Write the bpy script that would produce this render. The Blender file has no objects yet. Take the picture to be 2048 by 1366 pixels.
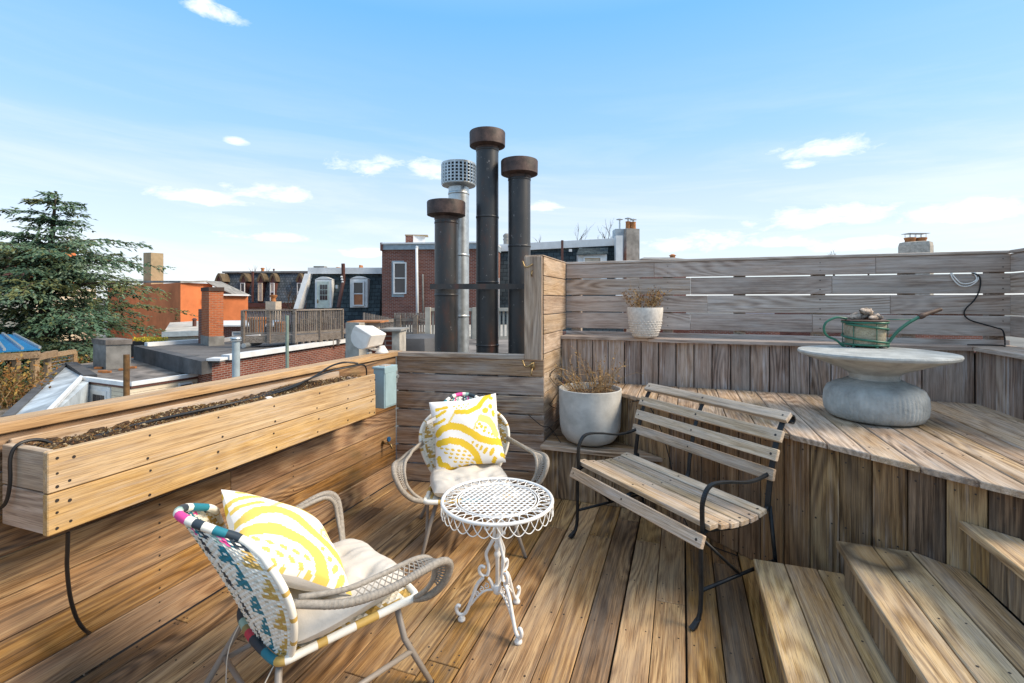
import bpy, bmesh, math, random
import numpy as np
from mathutils import Vector, Matrix
random.seed(7)
R = math.radians
SC = bpy.context.scene
COL = SC.collection

# ---------------------------------------------------------------- camera
F, H, CX, HY = 960.0, 1.5, 1024.0, 600.0       # focal length in px of the 2048 px photo, eye height, principal point
cam_d = bpy.data.cameras.new('camera')
cam = bpy.data.objects.new('camera', cam_d); COL.objects.link(cam)
cam.location = (0, 0, H); cam.rotation_euler = (R(90), 0, 0)
cam_d.sensor_width = 36; cam_d.lens = 36 * F / 2048
cam_d.shift_y = -(683 - HY) / 2048
cam_d.clip_start = 0.05; cam_d.clip_end = 3000
SC.camera = cam

# ---------------------------------------------------------------- sun, sky, exposure
SUN_AZ, SUN_EL = 100.0, 38.0                    # degrees clockwise from the view direction, above the horizon
sd = Vector((math.sin(R(SUN_AZ)) * math.cos(R(SUN_EL)), math.cos(R(SUN_AZ)) * math.cos(R(SUN_EL)), math.sin(R(SUN_EL))))
sun_d = bpy.data.lights.new('sun', 'SUN'); sun_d.energy = 1.9; sun_d.angle = R(20); sun_d.color = (1.0, .84, .64)
sun = bpy.data.objects.new('sun', sun_d); COL.objects.link(sun)
sun.rotation_euler = sd.to_track_quat('Z', 'Y').to_euler()
sun.location = (20, 0, 20)

W = bpy.data.worlds.new('World'); SC.world = W; W.use_nodes = True
wn, wl = W.node_tree.nodes, W.node_tree.links
for n in list(wn): wn.remove(n)
def WN(t, **k):
    n = wn.new(t)
    for a, b in k.items(): setattr(n, a, b)
    return n
def wm(op, a, b=None, c=None, clamp=False):
    n = WN('ShaderNodeMath', operation=op, use_clamp=clamp)
    for i, v in enumerate((a, b, c)):
        if v is None: continue
        if isinstance(v, (int, float)): n.inputs[i].default_value = v
        else: wl.new(v, n.inputs[i])
    return n.outputs[0]
def wmix(fac, a, b):
    n = WN('ShaderNodeMix', data_type='RGBA')
    for s, v in ((n.inputs[0], fac), (n.inputs[6], a), (n.inputs[7], b)):
        if isinstance(v, (int, float)): s.default_value = v
        elif isinstance(v, tuple): s.default_value = (*v, 1)
        else: wl.new(v, s)
    return n.outputs[2]
SKY_STRENGTH = 0.15
w_tc = WN('ShaderNodeTexCoord')
sky = WN('ShaderNodeTexSky', sky_type='NISHITA', sun_disc=False)
sky.sun_elevation = R(SUN_EL); sky.sun_rotation = R(SUN_AZ); sky.air_density = 1.0; sky.dust_density = .6; sky.ozone_density = 2.2
sep = WN('ShaderNodeSeparateXYZ'); wl.new(w_tc.outputs['Generated'], sep.inputs[0])
dx, dy, dz = sep.outputs
az = wm('ARCTAN2', dx, dy)
el = wm('ARCSINE', dz)
# wispy veil that thickens to the horizon
hor = wm('POWER', wm('SUBTRACT', 1.0, wm('MULTIPLY', wm('MAXIMUM', el, 0.0), 1.6), clamp=True), 3.0)
cmb = WN('ShaderNodeCombineXYZ'); wl.new(az, cmb.inputs[0]); wl.new(wm('ADD', wm('MULTIPLY', el, 9.0), wm('MULTIPLY', az, .45)), cmb.inputs[1])
n1 = WN('ShaderNodeTexNoise'); n1.inputs['Scale'].default_value = 1.7; n1.inputs['Detail'].default_value = 7; n1.inputs['Roughness'].default_value = .62
n1.inputs['Distortion'].default_value = .5
wl.new(cmb.outputs[0], n1.inputs['Vector'])
band = wm('POWER', wm('SUBTRACT', 1.0, wm('MULTIPLY', wm('MAXIMUM', el, 0.0), 2.0), clamp=True), 1.8)
veil = wm('MULTIPLY', wm('MULTIPLY', wm('SUBTRACT', n1.outputs[0], .45), 5.0, clamp=True), band)
# puffs: fair-weather clouds low over the roofs
n2 = WN('ShaderNodeTexNoise'); n2.inputs['Scale'].default_value = 15; n2.inputs['Detail'].default_value = 10; n2.inputs['Roughness'].default_value = .66; n2.inputs['Distortion'].default_value = .35
cmb2 = WN('ShaderNodeCombineXYZ'); wl.new(az, cmb2.inputs[0]); wl.new(wm('MULTIPLY', el, 2.4), cmb2.inputs[1]); wl.new(cmb2.outputs[0], n2.inputs['Vector'])
rag = wm('MULTIPLY', wm('SUBTRACT', n2.outputs[0], .5), 5.2)
puff = None
CLOUDS = [(432,26,58,19),(750,336,68,20),(862,342,52,20),(400,398,92,15),(540,390,76,16),(530,476,66,10),(1662,300,86,20),(1592,331,34,9),
          (1640,440,125,24),(1945,426,150,26),(1400,490,95,20),(1090,415,34,12),(725,508,50,10),(1730,492,85,14),(1560,487,60,12),(470,285,22,8),
          (-300,380,150,24),(-700,430,120,22),(2600,380,140,24),(3200,430,150,26)]
for (x, y, rx, ry) in CLOUDS:
    a0 = math.atan2(x - CX, F); c0 = math.cos(a0); e0 = math.atan((HY - y) / F * c0)
    ra = 1.3 * rx / F * c0 * c0; re = 1.3 * ry / F * c0
    u = wm('DIVIDE', wm('SUBTRACT', az, a0), ra); v = wm('DIVIDE', wm('SUBTRACT', el, e0), re)
    v = wm('ADD', v, wm('MULTIPLY', wm('LESS_THAN', v, 0.0), wm('MULTIPLY', v, .8)))       # flatter underside
    r2 = wm('ADD', wm('MULTIPLY', u, u), wm('MULTIPLY', v, v))
    m = wm('MULTIPLY', wm('ADD', wm('SUBTRACT', .95, r2), rag), .62, clamp=True)
    puff = m if puff is None else wm('MAXIMUM', puff, m)
satn = WN('ShaderNodeHueSaturation'); satn.inputs['Saturation'].default_value = 1.0; satn.inputs['Value'].default_value = .98; satn.inputs['Hue'].default_value = .5
wl.new(sky.outputs[0], satn.inputs['Color'])
er = WN('ShaderNodeValToRGB'); wl.new(wm('DIVIDE', wm('MAXIMUM', el, 0.0), 1.6, clamp=True), er.inputs[0])
for e_, (p_, c_) in zip([er.color_ramp.elements[0], er.color_ramp.elements[1]] + [er.color_ramp.elements.new(.5) for _ in range(3)],
                        ((0.0, (2.1, 2.25, 2.42)), (1.0, (.25, .8, 1.8)), (.125, (1.58, 1.96, 2.40)), (.19, (.98, 1.70, 2.45)), (.33, (.48, 1.38, 2.52)))):
    e_.position = p_; e_.color = (*[v / 4 for v in c_], 1)
erx = WN('ShaderNodeVectorMath', operation='SCALE'); erx.inputs['Scale'].default_value = 4.0; wl.new(er.outputs[0], erx.inputs[0])
SKYWHITE = (3.3, 3.32, 3.34)
c = wmix(.88, satn.outputs[0], erx.outputs[0])
c = wmix(wm('MULTIPLY', veil, .75), c, (2.75, 2.82, 2.9))
c = wmix(puff, c, SKYWHITE)
# below the horizon: the town's own grey
c = wmix(wm('MULTIPLY', wm('LESS_THAN', el, -0.01), 1.0), c, (.7,.68,.66))
bg = WN('ShaderNodeBackground'); bg.inputs['Strength'].default_value = SKY_STRENGTH; wl.new(c, bg.inputs['Color'])
wo = WN('ShaderNodeOutputWorld'); wl.new(bg.outputs[0], wo.inputs[0])

SC.view_settings.view_transform = 'Standard'; SC.view_settings.look = 'None'
SC.view_settings.gamma = 1; SC.view_settings.use_curve_mapping = False
SC.view_settings.exposure = 1.43
SC.cycles.max_bounces = 8

# ---------------------------------------------------------------- helpers
def px(x, y, Y): return Vector(((x - CX) / F * Y, Y, H - (y - HY) / F * Y))
def fl(x, y, z=0.0):
    Y = F * (H - z) / (y - HY); return Vector(((x - CX) / F * Y, Y, z))
DA, DB = Vector((.3347, .9423, 0)), Vector((.9423, -.3347, 0))      # the deck's own axes: along the boards, across them
UP = Vector((0, 0, 1))
def dk(a, b, z=0.0): return DA * a + DB * b + UP * z
def on_a(x, y, a):
    rx = (x - CX) / F; return px(x, y, a / (rx * .3347 + .9423))
def on_b(x, y, b):
    rx = (x - CX) / F; return px(x, y, b / (rx * .9423 - .3347))

def tag(o, label=None, cat=None, group=None, kind=None):
    if cat and not kind: kind = 'thing'
    for k, v in (('label', label), ('category', cat), ('group', group), ('kind', kind)):
        if v: o[k] = v
    return o
def empty(name, loc=(0, 0, 0), rz=0.0, label=None, cat=None, group=None, kind=None):
    o = bpy.data.objects.new(name, None); COL.objects.link(o); o.empty_display_size = .1
    o.location = loc; o.rotation_euler = (0, 0, rz)
    return tag(o, label, cat, group, kind)
def link(name, me, parent=None, mw=None):
    o = bpy.data.objects.new(name, me); COL.objects.link(o)
    if mw is not None: o.matrix_world = mw
    if parent is not None:
        o.parent = parent
        o.matrix_parent_inverse = world_mat(parent).inverted() if mw is not None else Matrix()
    return o
def world_mat(o):
    m = Matrix.LocRotScale(o.location, o.rotation_euler, o.scale)
    if o.parent is not None: m = world_mat(o.parent) @ o.matrix_parent_inverse @ m
    return m
def copy_tree(o, parent=None):
    c = o.copy(); COL.objects.link(c)
    if parent is not None: c.parent = parent
    for ch in [k for k in bpy.data.objects if k.parent == o]: copy_tree(ch, c)
    return c

def cr(pts, n=6, closed=False):
    """Catmull-Rom through pts"""
    P = [Vector(p) for p in pts]; out = []; m = len(P)
    rng = range(m if closed else m - 1)
    for i in rng:
        if closed: p0, p1, p2, p3 = P[(i - 1) % m], P[i], P[(i + 1) % m], P[(i + 2) % m]
        else: p0, p1, p2, p3 = P[max(i - 1, 0)], P[i], P[i + 1], P[min(i + 2, m - 1)]
        for k in range(n):
            t = k / n
            out.append(.5 * ((2 * p1) + (p2 - p0) * t + (2 * p0 - 5 * p1 + 4 * p2 - p3) * t * t + (3 * p1 - p0 - 3 * p2 + p3) * t ** 3))
    if not closed: out.append(P[-1])
    return out

LOCAL = []          # things modelled in their own frame; everything else is modelled in place
class MB:
    def __init__(s): s.v, s.f, s.m, s.c = [], [], [], []
    def add(s, vs, fs, mi=0, col=None):
        o = len(s.v); s.v += [tuple(p) for p in vs]; s.f += [tuple(o + i for i in q) for q in fs]
        s.m += [mi] * len(fs); s.c += [col] * len(fs)
    def hexa(s, b, t, mi=0, col=None):
        """four bottom points (ccw from above), four top points"""
        s.add(list(b) + list(t), [(3, 2, 1, 0), (4, 5, 6, 7), (0, 1, 5, 4), (1, 2, 6, 5), (2, 3, 7, 6), (3, 0, 4, 7)], mi, col)
    def box(s, c, d, ax=None, mi=0, col=None):
        c = Vector(c); X, Y, Z = ax or (Vector((1, 0, 0)), Vector((0, 1, 0)), UP)
        X, Y, Z = X * d[0] / 2, Y * d[1] / 2, Z * d[2] / 2
        s.hexa([c - X - Y - Z, c + X - Y - Z, c + X + Y - Z, c - X + Y - Z], [c - X - Y + Z, c + X - Y + Z, c + X + Y + Z, c - X + Y + Z], mi, col)
    def bar(s, p, q, w, h=None, up=UP, mi=0, col=None):
        p, q = Vector(p), Vector(q); X = (q - p); L = X.length; X = X / L
        Y = up.cross(X)
        if Y.length < 1e-4: Y = Vector((1, 0, 0)).cross(X)
        Y.normalize(); Z = X.cross(Y)
        s.box((p + q) / 2, (L, w, h or w), (X, Y, Z), mi, col)
    def prism(s, poly, e, mi=0, col=None):
        """planar polygon of world points extruded by vector e"""
        P = [Vector(p) for p in poly]; n = len(P); e = Vector(e)
        nrm = Vector((0, 0, 0))
        for i in range(n): nrm += P[i].cross(P[(i + 1) % n])
        if nrm.dot(e) < 0: P.reverse()
        fs = [tuple(range(n - 1, -1, -1)), tuple(range(n, 2 * n))] + [(i, (i + 1) % n, n + (i + 1) % n, n + i) for i in range(n)]
        s.add(P + [p + e for p in P], fs, mi, col)
    def tube(s, pts, r, n=8, closed=False, mi=0, col=None, caps=True):
        P = [Vector(p) for p in pts]; m = len(P); rs = r if isinstance(r, (list, tuple)) else [r] * m
        T = []
        for i in range(m):
            a = P[(i - 1) % m] if closed else P[max(i - 1, 0)]; b = P[(i + 1) % m] if closed else P[min(i + 1, m - 1)]
            d = b - a; T.append(d.normalized() if d.length > 1e-9 else UP)
        ref = UP if abs(T[0].z) < .9 else Vector((1, 0, 0))
        N = (ref - T[0] * ref.dot(T[0])).normalized()
        vs = []
        for i in range(m):
            N = N - T[i] * N.dot(T[i])
            N = N.normalized() if N.length > 1e-6 else T[i].orthogonal().normalized()
            B = T[i].cross(N)
            for k in range(n):
                a = 2 * math.pi * k / n; vs.append(P[i] + (N * math.cos(a) + B * math.sin(a)) * rs[i])
        fs = []; cols = []
        for i in range(m if closed else m - 1):
            j = (i + 1) % m
            for k in range(n): fs.append((i * n + k, i * n + (k + 1) % n, j * n + (k + 1) % n, j * n + k)); cols.append(i)
        o = len(s.v); s.v += [tuple(p) for p in vs]; s.f += [tuple(o + i for i in q) for q in fs]; s.m += [mi] * len(fs)
        s.c += [(col(i / max(m - 1, 1)) if callable(col) else col) for i in cols]
        if caps and not closed:
            c0 = col(0) if callable(col) else col; c1 = col(1) if callable(col) else col
            s.add([], [], mi); s.f.append(tuple(o + k for k in range(n - 1, -1, -1))); s.m.append(mi); s.c.append(c0)
            s.f.append(tuple(o + (m - 1) * n + k for k in range(n))); s.m.append(mi); s.c.append(c1)
    def lathe(s, prof, c=(0, 0, 0), n=32, mi=0, col=None, fr=None):
        c = Vector(c); o = len(s.v); k = len(prof)
        for (r, z) in prof:
            for i in range(n):
                a = 2 * math.pi * i / n; rr = fr(r, z, a) if fr else r
                s.v.append(tuple(c + Vector((rr * math.cos(a), rr * math.sin(a), z))))
        for j in range(k - 1):
            for i in range(n):
                s.f.append((o + j * n + i, o + j * n + (i + 1) % n, o + (j + 1) * n + (i + 1) % n, o + (j + 1) * n + i)); s.m.append(mi); s.c.append(col)
        s.f.append(tuple(o + i for i in range(n - 1, -1, -1))); s.m.append(mi); s.c.append(col)
        s.f.append(tuple(o + (k - 1) * n + i for i in range(n))); s.m.append(mi); s.c.append(col)
    def mesh(s, name, mats, smooth=False, uv=False):
        me = bpy.data.meshes.new(name); me.from_pydata(s.v, [], s.f)
        for m in (mats if isinstance(mats, (list, tuple)) else [mats]): me.materials.append(m)
        me.polygons.foreach_set('material_index', s.m)
        if smooth: me.polygons.foreach_set('use_smooth', [True] * len(me.polygons))
        if any(c is not None for c in s.c):
            at = me.color_attributes.new('Col', 'FLOAT_COLOR', 'CORNER')
            arr = []
            for p, c in zip(s.f, s.c): arr += list((*(c or (1, 1, 1)), 1)) * len(p)
            at.data.foreach_set('color', arr)
        if uv: box_uv(me)
        me.update(); return me
    def build(s, name, mats, parent=None, smooth=False, uv=False, loc=None, bevel=0, kind=None, auto=None):
        me = s.mesh(name, mats, smooth or auto is not None, uv)
        if bevel:
            bm = bmesh.new(); bm.from_mesh(me)
            ed = [e for e in bm.edges if len(e.link_faces) == 2 and e.calc_face_angle(0) > R(35)]
            bmesh.ops.bevel(bm, geom=ed, offset=bevel, segments=1, affect='EDGES', clamp_overlap=True); bm.to_mesh(me); bm.free()
        if auto is not None:
            me.update(); bm = bmesh.new(); bm.from_mesh(me)
            for e in bm.edges: e.smooth = not (len(e.link_faces) == 2 and e.calc_face_angle(0) > R(auto))
            bm.to_mesh(me); bm.free()
        o = bpy.data.objects.new(name, me); COL.objects.link(o)
        if loc is not None: o.location = loc
        if parent is not None:
            o.parent = parent
            if parent in LOCAL: LOCAL.append(o)
            elif loc is None: o.matrix_parent_inverse = world_mat(parent).inverted()
        if kind: o['kind'] = kind
        return o

def box_uv(me):
    uvl = me.uv_layers.new(name='UVMap')
    for p in me.polygons:
        n = p.normal
        if abs(n.z) > .85: t, b = Vector((1, 0, 0)), Vector((0, 1, 0))
        else:
            t = UP.cross(n).normalized(); b = n.cross(t)
        for li in p.loop_indices:
            co = me.vertices[me.loops[li].vertex_index].co; uvl.data[li].uv = (co.dot(t), co.dot(b))

# ---------------------------------------------------------------- materials
def mat(name):
    m = bpy.data.materials.new(name); m.use_nodes = True
    nt = m.node_tree; b = nt.nodes['Principled BSDF']
    return m, nt.nodes, nt.links, b
class G:
    """tiny node-graph helper"""
    def __init__(s, N, L): s.N, s.L = N, L
    def n(s, t, ins=None, **k):
        o = s.N.new(t)
        for a, b in k.items(): setattr(o, a, b)
        for key, v in (ins or {}).items():
            if hasattr(v, 'is_linked') or hasattr(v, 'links'): s.L.new(v, o.inputs[key])
            else: o.inputs[key].default_value = v
        return o
    def math(s, op, a, b=None, clamp=False):
        o = s.N.new('ShaderNodeMath'); o.operation = op; o.use_clamp = clamp
        for i, v in enumerate((a, b)):
            if v is None: continue
            if isinstance(v, (int, float)): o.inputs[i].default_value = v
            else: s.L.new(v, o.inputs[i])
        return o.outputs[0]
    def mix(s, f, a, b, mode='MIX'):
        o = s.N.new('ShaderNodeMix'); o.data_type = 'RGBA'; o.blend_type = mode
        for sk, v in ((o.inputs[0], f), (o.inputs[6], a), (o.inputs[7], b)):
            if isinstance(v, (int, float)): sk.default_value = v
            elif isinstance(v, (tuple, list)): sk.default_value = (*v[:3], 1)
            else: s.L.new(v, sk)
        return o.outputs[2]
    def ramp(s, f, stops, interp='LINEAR'):
        o = s.N.new('ShaderNodeValToRGB'); cr_ = o.color_ramp; cr_.interpolation = interp
        while len(cr_.elements) < len(stops): cr_.elements.new(.5)
        for e, (p, c) in zip(cr_.elements, stops):
            e.position = p; e.color = (*c, 1) if isinstance(c, (tuple, list)) else (c, c, c, 1)
        s.L.new(f, o.inputs[0]); return o.outputs[0]
    def noise(s, vec, scale=1.0, detail=3, rough=.5, dist=0.0):
        o = s.N.new('ShaderNodeTexNoise'); o.inputs['Scale'].default_value = scale; o.inputs['Detail'].default_value = detail
        o.inputs['Roughness'].default_value = rough; o.inputs['Distortion'].default_value = dist
        if vec is not None: s.L.new(vec, o.inputs['Vector'])
        return o.outputs[0]
    def mapping(s, vec, sc=(1, 1, 1), loc=None):
        o = s.N.new('ShaderNodeMapping'); o.inputs['Scale'].default_value = sc
        if loc is not None: s.L.new(loc, o.inputs['Location'])
        s.L.new(vec, o.inputs['Vector']); return o.outputs[0]
def plain(name, col, rough=.6, metal=0.0, var=.12, scale=6.0, bump=.0, spec=.4, detail=4):
    m, N, L, b = mat(name); g = G(N, L)
    tc = g.n('ShaderNodeTexCoord').outputs['Object']
    n = g.noise(tc, scale, detail, .6)
    f = g.ramp(n, [(.3, tuple(max(0, c * (1 - var * 1.6)) for c in col)), (.7, tuple(min(1, c * (1 + var)) for c in col))])
    L.new(f, b.inputs['Base Color'])
    b.inputs['Roughness'].default_value = rough; b.inputs['Metallic'].default_value = metal; b.inputs['Specular IOR Level'].default_value = spec
    if bump:
        bn = g.n('ShaderNodeBump', {'Strength': bump, 'Distance': .01, 'Height': g.noise(tc, scale * 6, 5, .6)}); L.new(bn.outputs[0], b.inputs['Normal'])
    return m
def wood(name, dark, mid, light, grey=(.3, .28, .27), grey_amt=.2, white=0.0, var=.35, rough=.72, figure=1.0, stain=.5, moss=0.0, ring=None):
    m, N, L, b = mat(name); g = G(N, L)
    tc = g.n('ShaderNodeTexCoord').outputs['Object']
    oi = g.n('ShaderNodeObjectInfo'); rnd = oi.outputs['Random']
    off = g.n('ShaderNodeCombineXYZ', {0: g.math('MULTIPLY', rnd, 71.0), 1: g.math('MULTIPLY', rnd, 33.0), 2: g.math('MULTIPLY', rnd, 17.0)}).outputs[0]
    big = g.noise(g.mapping(tc, (.9, 5, 5), off), 1.0, 3, .5, .4)
    field = g.noise(g.mapping(tc, (.75, 5.2, 5.2), off), 1.0, 1.2, .45, .35)
    rings = g.math('SINE', g.math('MULTIPLY', field, 92.0))
    fmask = g.ramp(g.noise(g.mapping(tc, (.8, 3.0, 3.0), off), 1.0, 2, .5), [(.42, .15), (.60, 1.0)])
    fib = g.noise(g.mapping(tc, (3.2, 175, 175), off), 1.0, 3, .7)
    fib2 = g.noise(g.mapping(tc, (.95, 52, 52), off), 1.0, 6, .74, .25)
    f = g.math('ADD', .5, g.math('MULTIPLY', g.math('MULTIPLY', rings, fmask), .20 * figure))
    f = g.math('ADD', f, g.math('MULTIPLY', g.math('SUBTRACT', fib2, .5), 1.15))
    f = g.math('ADD', f, g.math('MULTIPLY', g.math('SUBTRACT', big, .5), .6))
    f = g.math('ADD', f, g.math('MULTIPLY', g.math('SUBTRACT', fib, .5), .75))
    f = g.math('ADD', f, g.math('MULTIPLY', g.math('SUBTRACT', rnd, .5), var))
    c = g.ramp(f, [(.14, dark), (.48, mid), (.84, light)])
    pores = g.noise(g.mapping(tc, (9.0, 330, 330), off), 1.0, 2, .6)
    c = g.mix(g.math('MULTIPLY', g.ramp(pores, [(.53, 0.0), (.62, 1.0)]), .55), c, tuple(x * .75 for x in dark))
    # per-board tint
    hs = g.n('ShaderNodeHueSaturation', {'Hue': g.math('ADD', .5, g.math('MULTIPLY', g.math('SUBTRACT', g.math('FRACT', g.math('MULTIPLY', rnd, 7.31)), .5), .010)),
             'Saturation': g.math('ADD', .84, g.math('MULTIPLY', g.math('FRACT', g.math('MULTIPLY', rnd, 3.77)), .26)), 'Value': 1.0, 'Color': c}).outputs[0]
    # weathering
    wz = g.noise(g.mapping(tc, (1.6, 9, 9), off), 1.3, 6, .68)
    gf = g.math('MULTIPLY', g.ramp(wz, [(.42, 0.0), (.66, 1.0)]), grey_amt)
    gcol = g.mix(g.math('MULTIPLY', fib2, .9), tuple(x * .55 for x in grey), grey)
    c = g.mix(gf, hs, gcol)
    if white:
        st = g.noise(g.mapping(tc, (2.2, 60, 60), off), 1.0, 5, .7)
        st2 = g.noise(g.mapping(tc, (3.0, 7, 7), off), 1.0, 2, .5)
        wf = g.math('MULTIPLY', g.math('MULTIPLY', g.ramp(st, [(.5, 0.0), (.68, 1.0)]), g.ramp(st2, [(.42, 0.0), (.6, 1.0)])), white)
        c = g.mix(wf, c, (.62, .60, .60))
    if stain:
        sn = g.noise(g.mapping(tc, (1.8, 11, 11), off), 1.0, 6, .7, .5)
        c = g.mix(g.math('MULTIPLY', g.ramp(sn, [(.58, 0.0), (.74, 1.0)]), stain), c, tuple(x * .7 for x in dark))
    if ring:      # a flower pot once stood here: dark halo, paler disc
        ge = g.n('ShaderNodeNewGeometry').outputs['Position']
        dv = g.n('ShaderNodeVectorMath', {0: ge, 1: ring}, operation='DISTANCE').outputs['Value']
        dv = g.math('ADD', dv, g.math('MULTIPLY', g.math('SUBTRACT', g.noise(ge, 14, 4, .6), .5), .05))
        halo = g.math('MULTIPLY', g.math('SUBTRACT', 1.0, g.math('DIVIDE', g.math('ABSOLUTE', g.math('SUBTRACT', dv, .105)), .07), True), .95)
        c = g.mix(g.math('MULTIPLY', halo, .9), c, (.055, .032, .016))
        c = g.mix(g.ramp(dv, [(.07, .45), (.088, .0)]), c, (.34, .18, .06))
    if moss:
        mz = g.noise(tc, 3.1, 4, .6)
        c = g.mix(g.math('MULTIPLY', g.ramp(mz, [(.58, 0.0), (.75, 1.0)]), moss), c, (.07, .075, .012))
    L.new(c, b.inputs['Base Color'])
    b.inputs['Specular IOR Level'].default_value = .28
    rr = g.math('ADD', rough - .1, g.math('MULTIPLY', wz, .22)); L.new(rr, b.inputs['Roughness'])
    bn = g.n('ShaderNodeBump', {'Strength': .35, 'Distance': .0025, 'Height': g.math('ADD', fib, g.math('MULTIPLY', fib2, .8))}); L.new(bn.outputs[0], b.inputs['Normal'])
    return m
def bricks(name, c1, c2, mortar, bw=.22, bh=.072, ms=.012, rough=.85, dirt=.35, off=.5, scale=1.0, uneven=0.0):
    m, N, L, b = mat(name); g = G(N, L)
    uv = g.n('ShaderNodeTexCoord').outputs['UV']; ob = g.n('ShaderNodeTexCoord').outputs['Object']
    br = g.n('ShaderNodeTexBrick', {'Scale': scale, 'Brick Width': bw, 'Row Height': bh, 'Mortar Size': ms, 'Mortar Smooth': .2, 'Bias': 0.0,
             'Color1': (*c1, 1), 'Color2': (*c2, 1), 'Mortar': (*mortar, 1), 'Vector': uv}, offset=off)
    n = g.noise(ob, 1.3, 5, .65); n2 = g.noise(ob, 9, 3, .6)
    c = g.mix(g.math('MULTIPLY', g.ramp(n, [(.4, 0.0), (.72, 1.0)]), dirt), br.outputs['Color'], tuple(x * .42 for x in c2))
    c = g.mix(g.math('MULTIPLY', g.ramp(n2, [(.5, 0.0), (.75, 1.0)]), .3), c, tuple(min(1, x * 1.5) for x in c1))
    L.new(c, b.inputs['Base Color']); b.inputs['Roughness'].default_value = rough; b.inputs['Specular IOR Level'].default_value = .2
    bn = g.n('ShaderNodeBump', {'Strength': .6, 'Distance': .012, 'Height': g.math('SUBTRACT', 1.0, br.outputs['Fac'])}); L.new(bn.outputs[0], b.inputs['Normal'])
    return m
def colored(name, rough=.6, spec=.3, bump=0.0, bscale=60, mul=1.0, trans=0.0):
    m, N, L, b = mat(name); g = G(N, L)
    ca = g.n('ShaderNodeVertexColor'); ca.layer_name = 'Col'
    L.new(ca.outputs[0], b.inputs['Base Color']); b.inputs['Roughness'].default_value = rough; b.inputs['Specular IOR Level'].default_value = spec
    if bump:
        tc = g.n('ShaderNodeTexCoord').outputs['Object']
        bn = g.n('ShaderNodeBump', {'Strength': bump, 'Distance': .004, 'Height': g.noise(tc, bscale, 4, .6)}); L.new(bn.outputs[0], b.inputs['Normal'])
    return m
M = {}
M['floor'] = wood('deck_floor_wood', (.07, .034, .013), (.31, .17, .062), (.55, .345, .145), grey=(.36, .31, .25), grey_amt=.35, var=.36, stain=.4, rough=.58)
M['wall'] = wood('parapet_wood', (.07, .033, .012), (.29, .15, .055), (.50, .30, .125), grey=(.36, .31, .26), grey_amt=.3, var=.22, stain=.35, moss=.4)
M['planter'] = wood('planter_wood', (.27, .15, .06), (.52, .33, .15), (.67, .47, .25), grey=(.62, .52, .40), grey_amt=.4, white=.25, var=.14, stain=.28, figure=.4)
M['fence'] = wood('weathered_fence_wood', (.19, .13, .092), (.47, .36, .285), (.66, .565, .485), grey=(.66, .59, .53), grey_amt=.6, white=.4, var=.16, stain=.25)
M['lowwall'] = wood('low_wall_wood', (.11, .062, .035), (.35, .23, .145), (.56, .42, .30), grey=(.52, .48, .44), grey_amt=.6, white=.4, var=.25, stain=.45)
M['retwall'] = wood('return_wall_wood', (.20, .12, .065), (.42, .29, .18), (.60, .45, .31), grey=(.56, .49, .42), grey_amt=.35, white=.15, var=.18, stain=.15)
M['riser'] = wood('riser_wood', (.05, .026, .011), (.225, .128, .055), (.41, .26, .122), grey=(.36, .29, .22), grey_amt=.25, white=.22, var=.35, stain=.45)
M['ledge'] = wood('ledge_face_wood', (.115, .072, .048), (.37, .25, .18), (.60, .475, .38), grey=(.64, .57, .51), grey_amt=.5, white=1.0, var=.3, stain=.4)
M['platform'] = wood('platform_wood', (.11, .062, .03), (.39, .25, .135), (.66, .48, .31), grey=(.62, .54, .46), grey_amt=.55, white=.3, var=.35, stain=.4)
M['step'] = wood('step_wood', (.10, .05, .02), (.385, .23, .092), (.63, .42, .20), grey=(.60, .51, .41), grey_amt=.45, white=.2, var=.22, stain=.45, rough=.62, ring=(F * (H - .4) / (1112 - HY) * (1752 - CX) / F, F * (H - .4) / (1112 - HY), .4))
M['bench_slat'] = wood('bench_slat_wood', (.16, .10, .05), (.47, .335, .215), (.68, .54, .40), grey=(.66, .60, .54), grey_amt=.5, white=.3, var=.25, stain=.15, figure=.5)
M['planter_in'] = wood('planter_inner_wood', (.16, .085, .04), (.46, .29, .15), (.60, .45, .31), grey=(.60, .53, .46), grey_amt=.8, white=.5, var=.12, stain=.8, figure=.5)
M['iron'] = plain('black_iron', (.022, .024, .026), .45, .3, .3, 20)
M['screw'] = plain('screw_metal', (.06, .05, .045), .5, .6)
M['dark'] = plain('dark_void_timber', (.03, .022, .016), .9)
M['white_iron'] = plain('white_painted_iron', (.78, .77, .74), .42, 0, .06, 30)
M['rust'] = plain('rust_spot', (.42, .22, .05), .8)
M['black_rubber'] = plain('black_rubber', (.012, .012, .013), .45)
M['white_plastic'] = plain('white_plastic', (.80, .77, .72), .4, 0, .06, 12)
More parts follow.
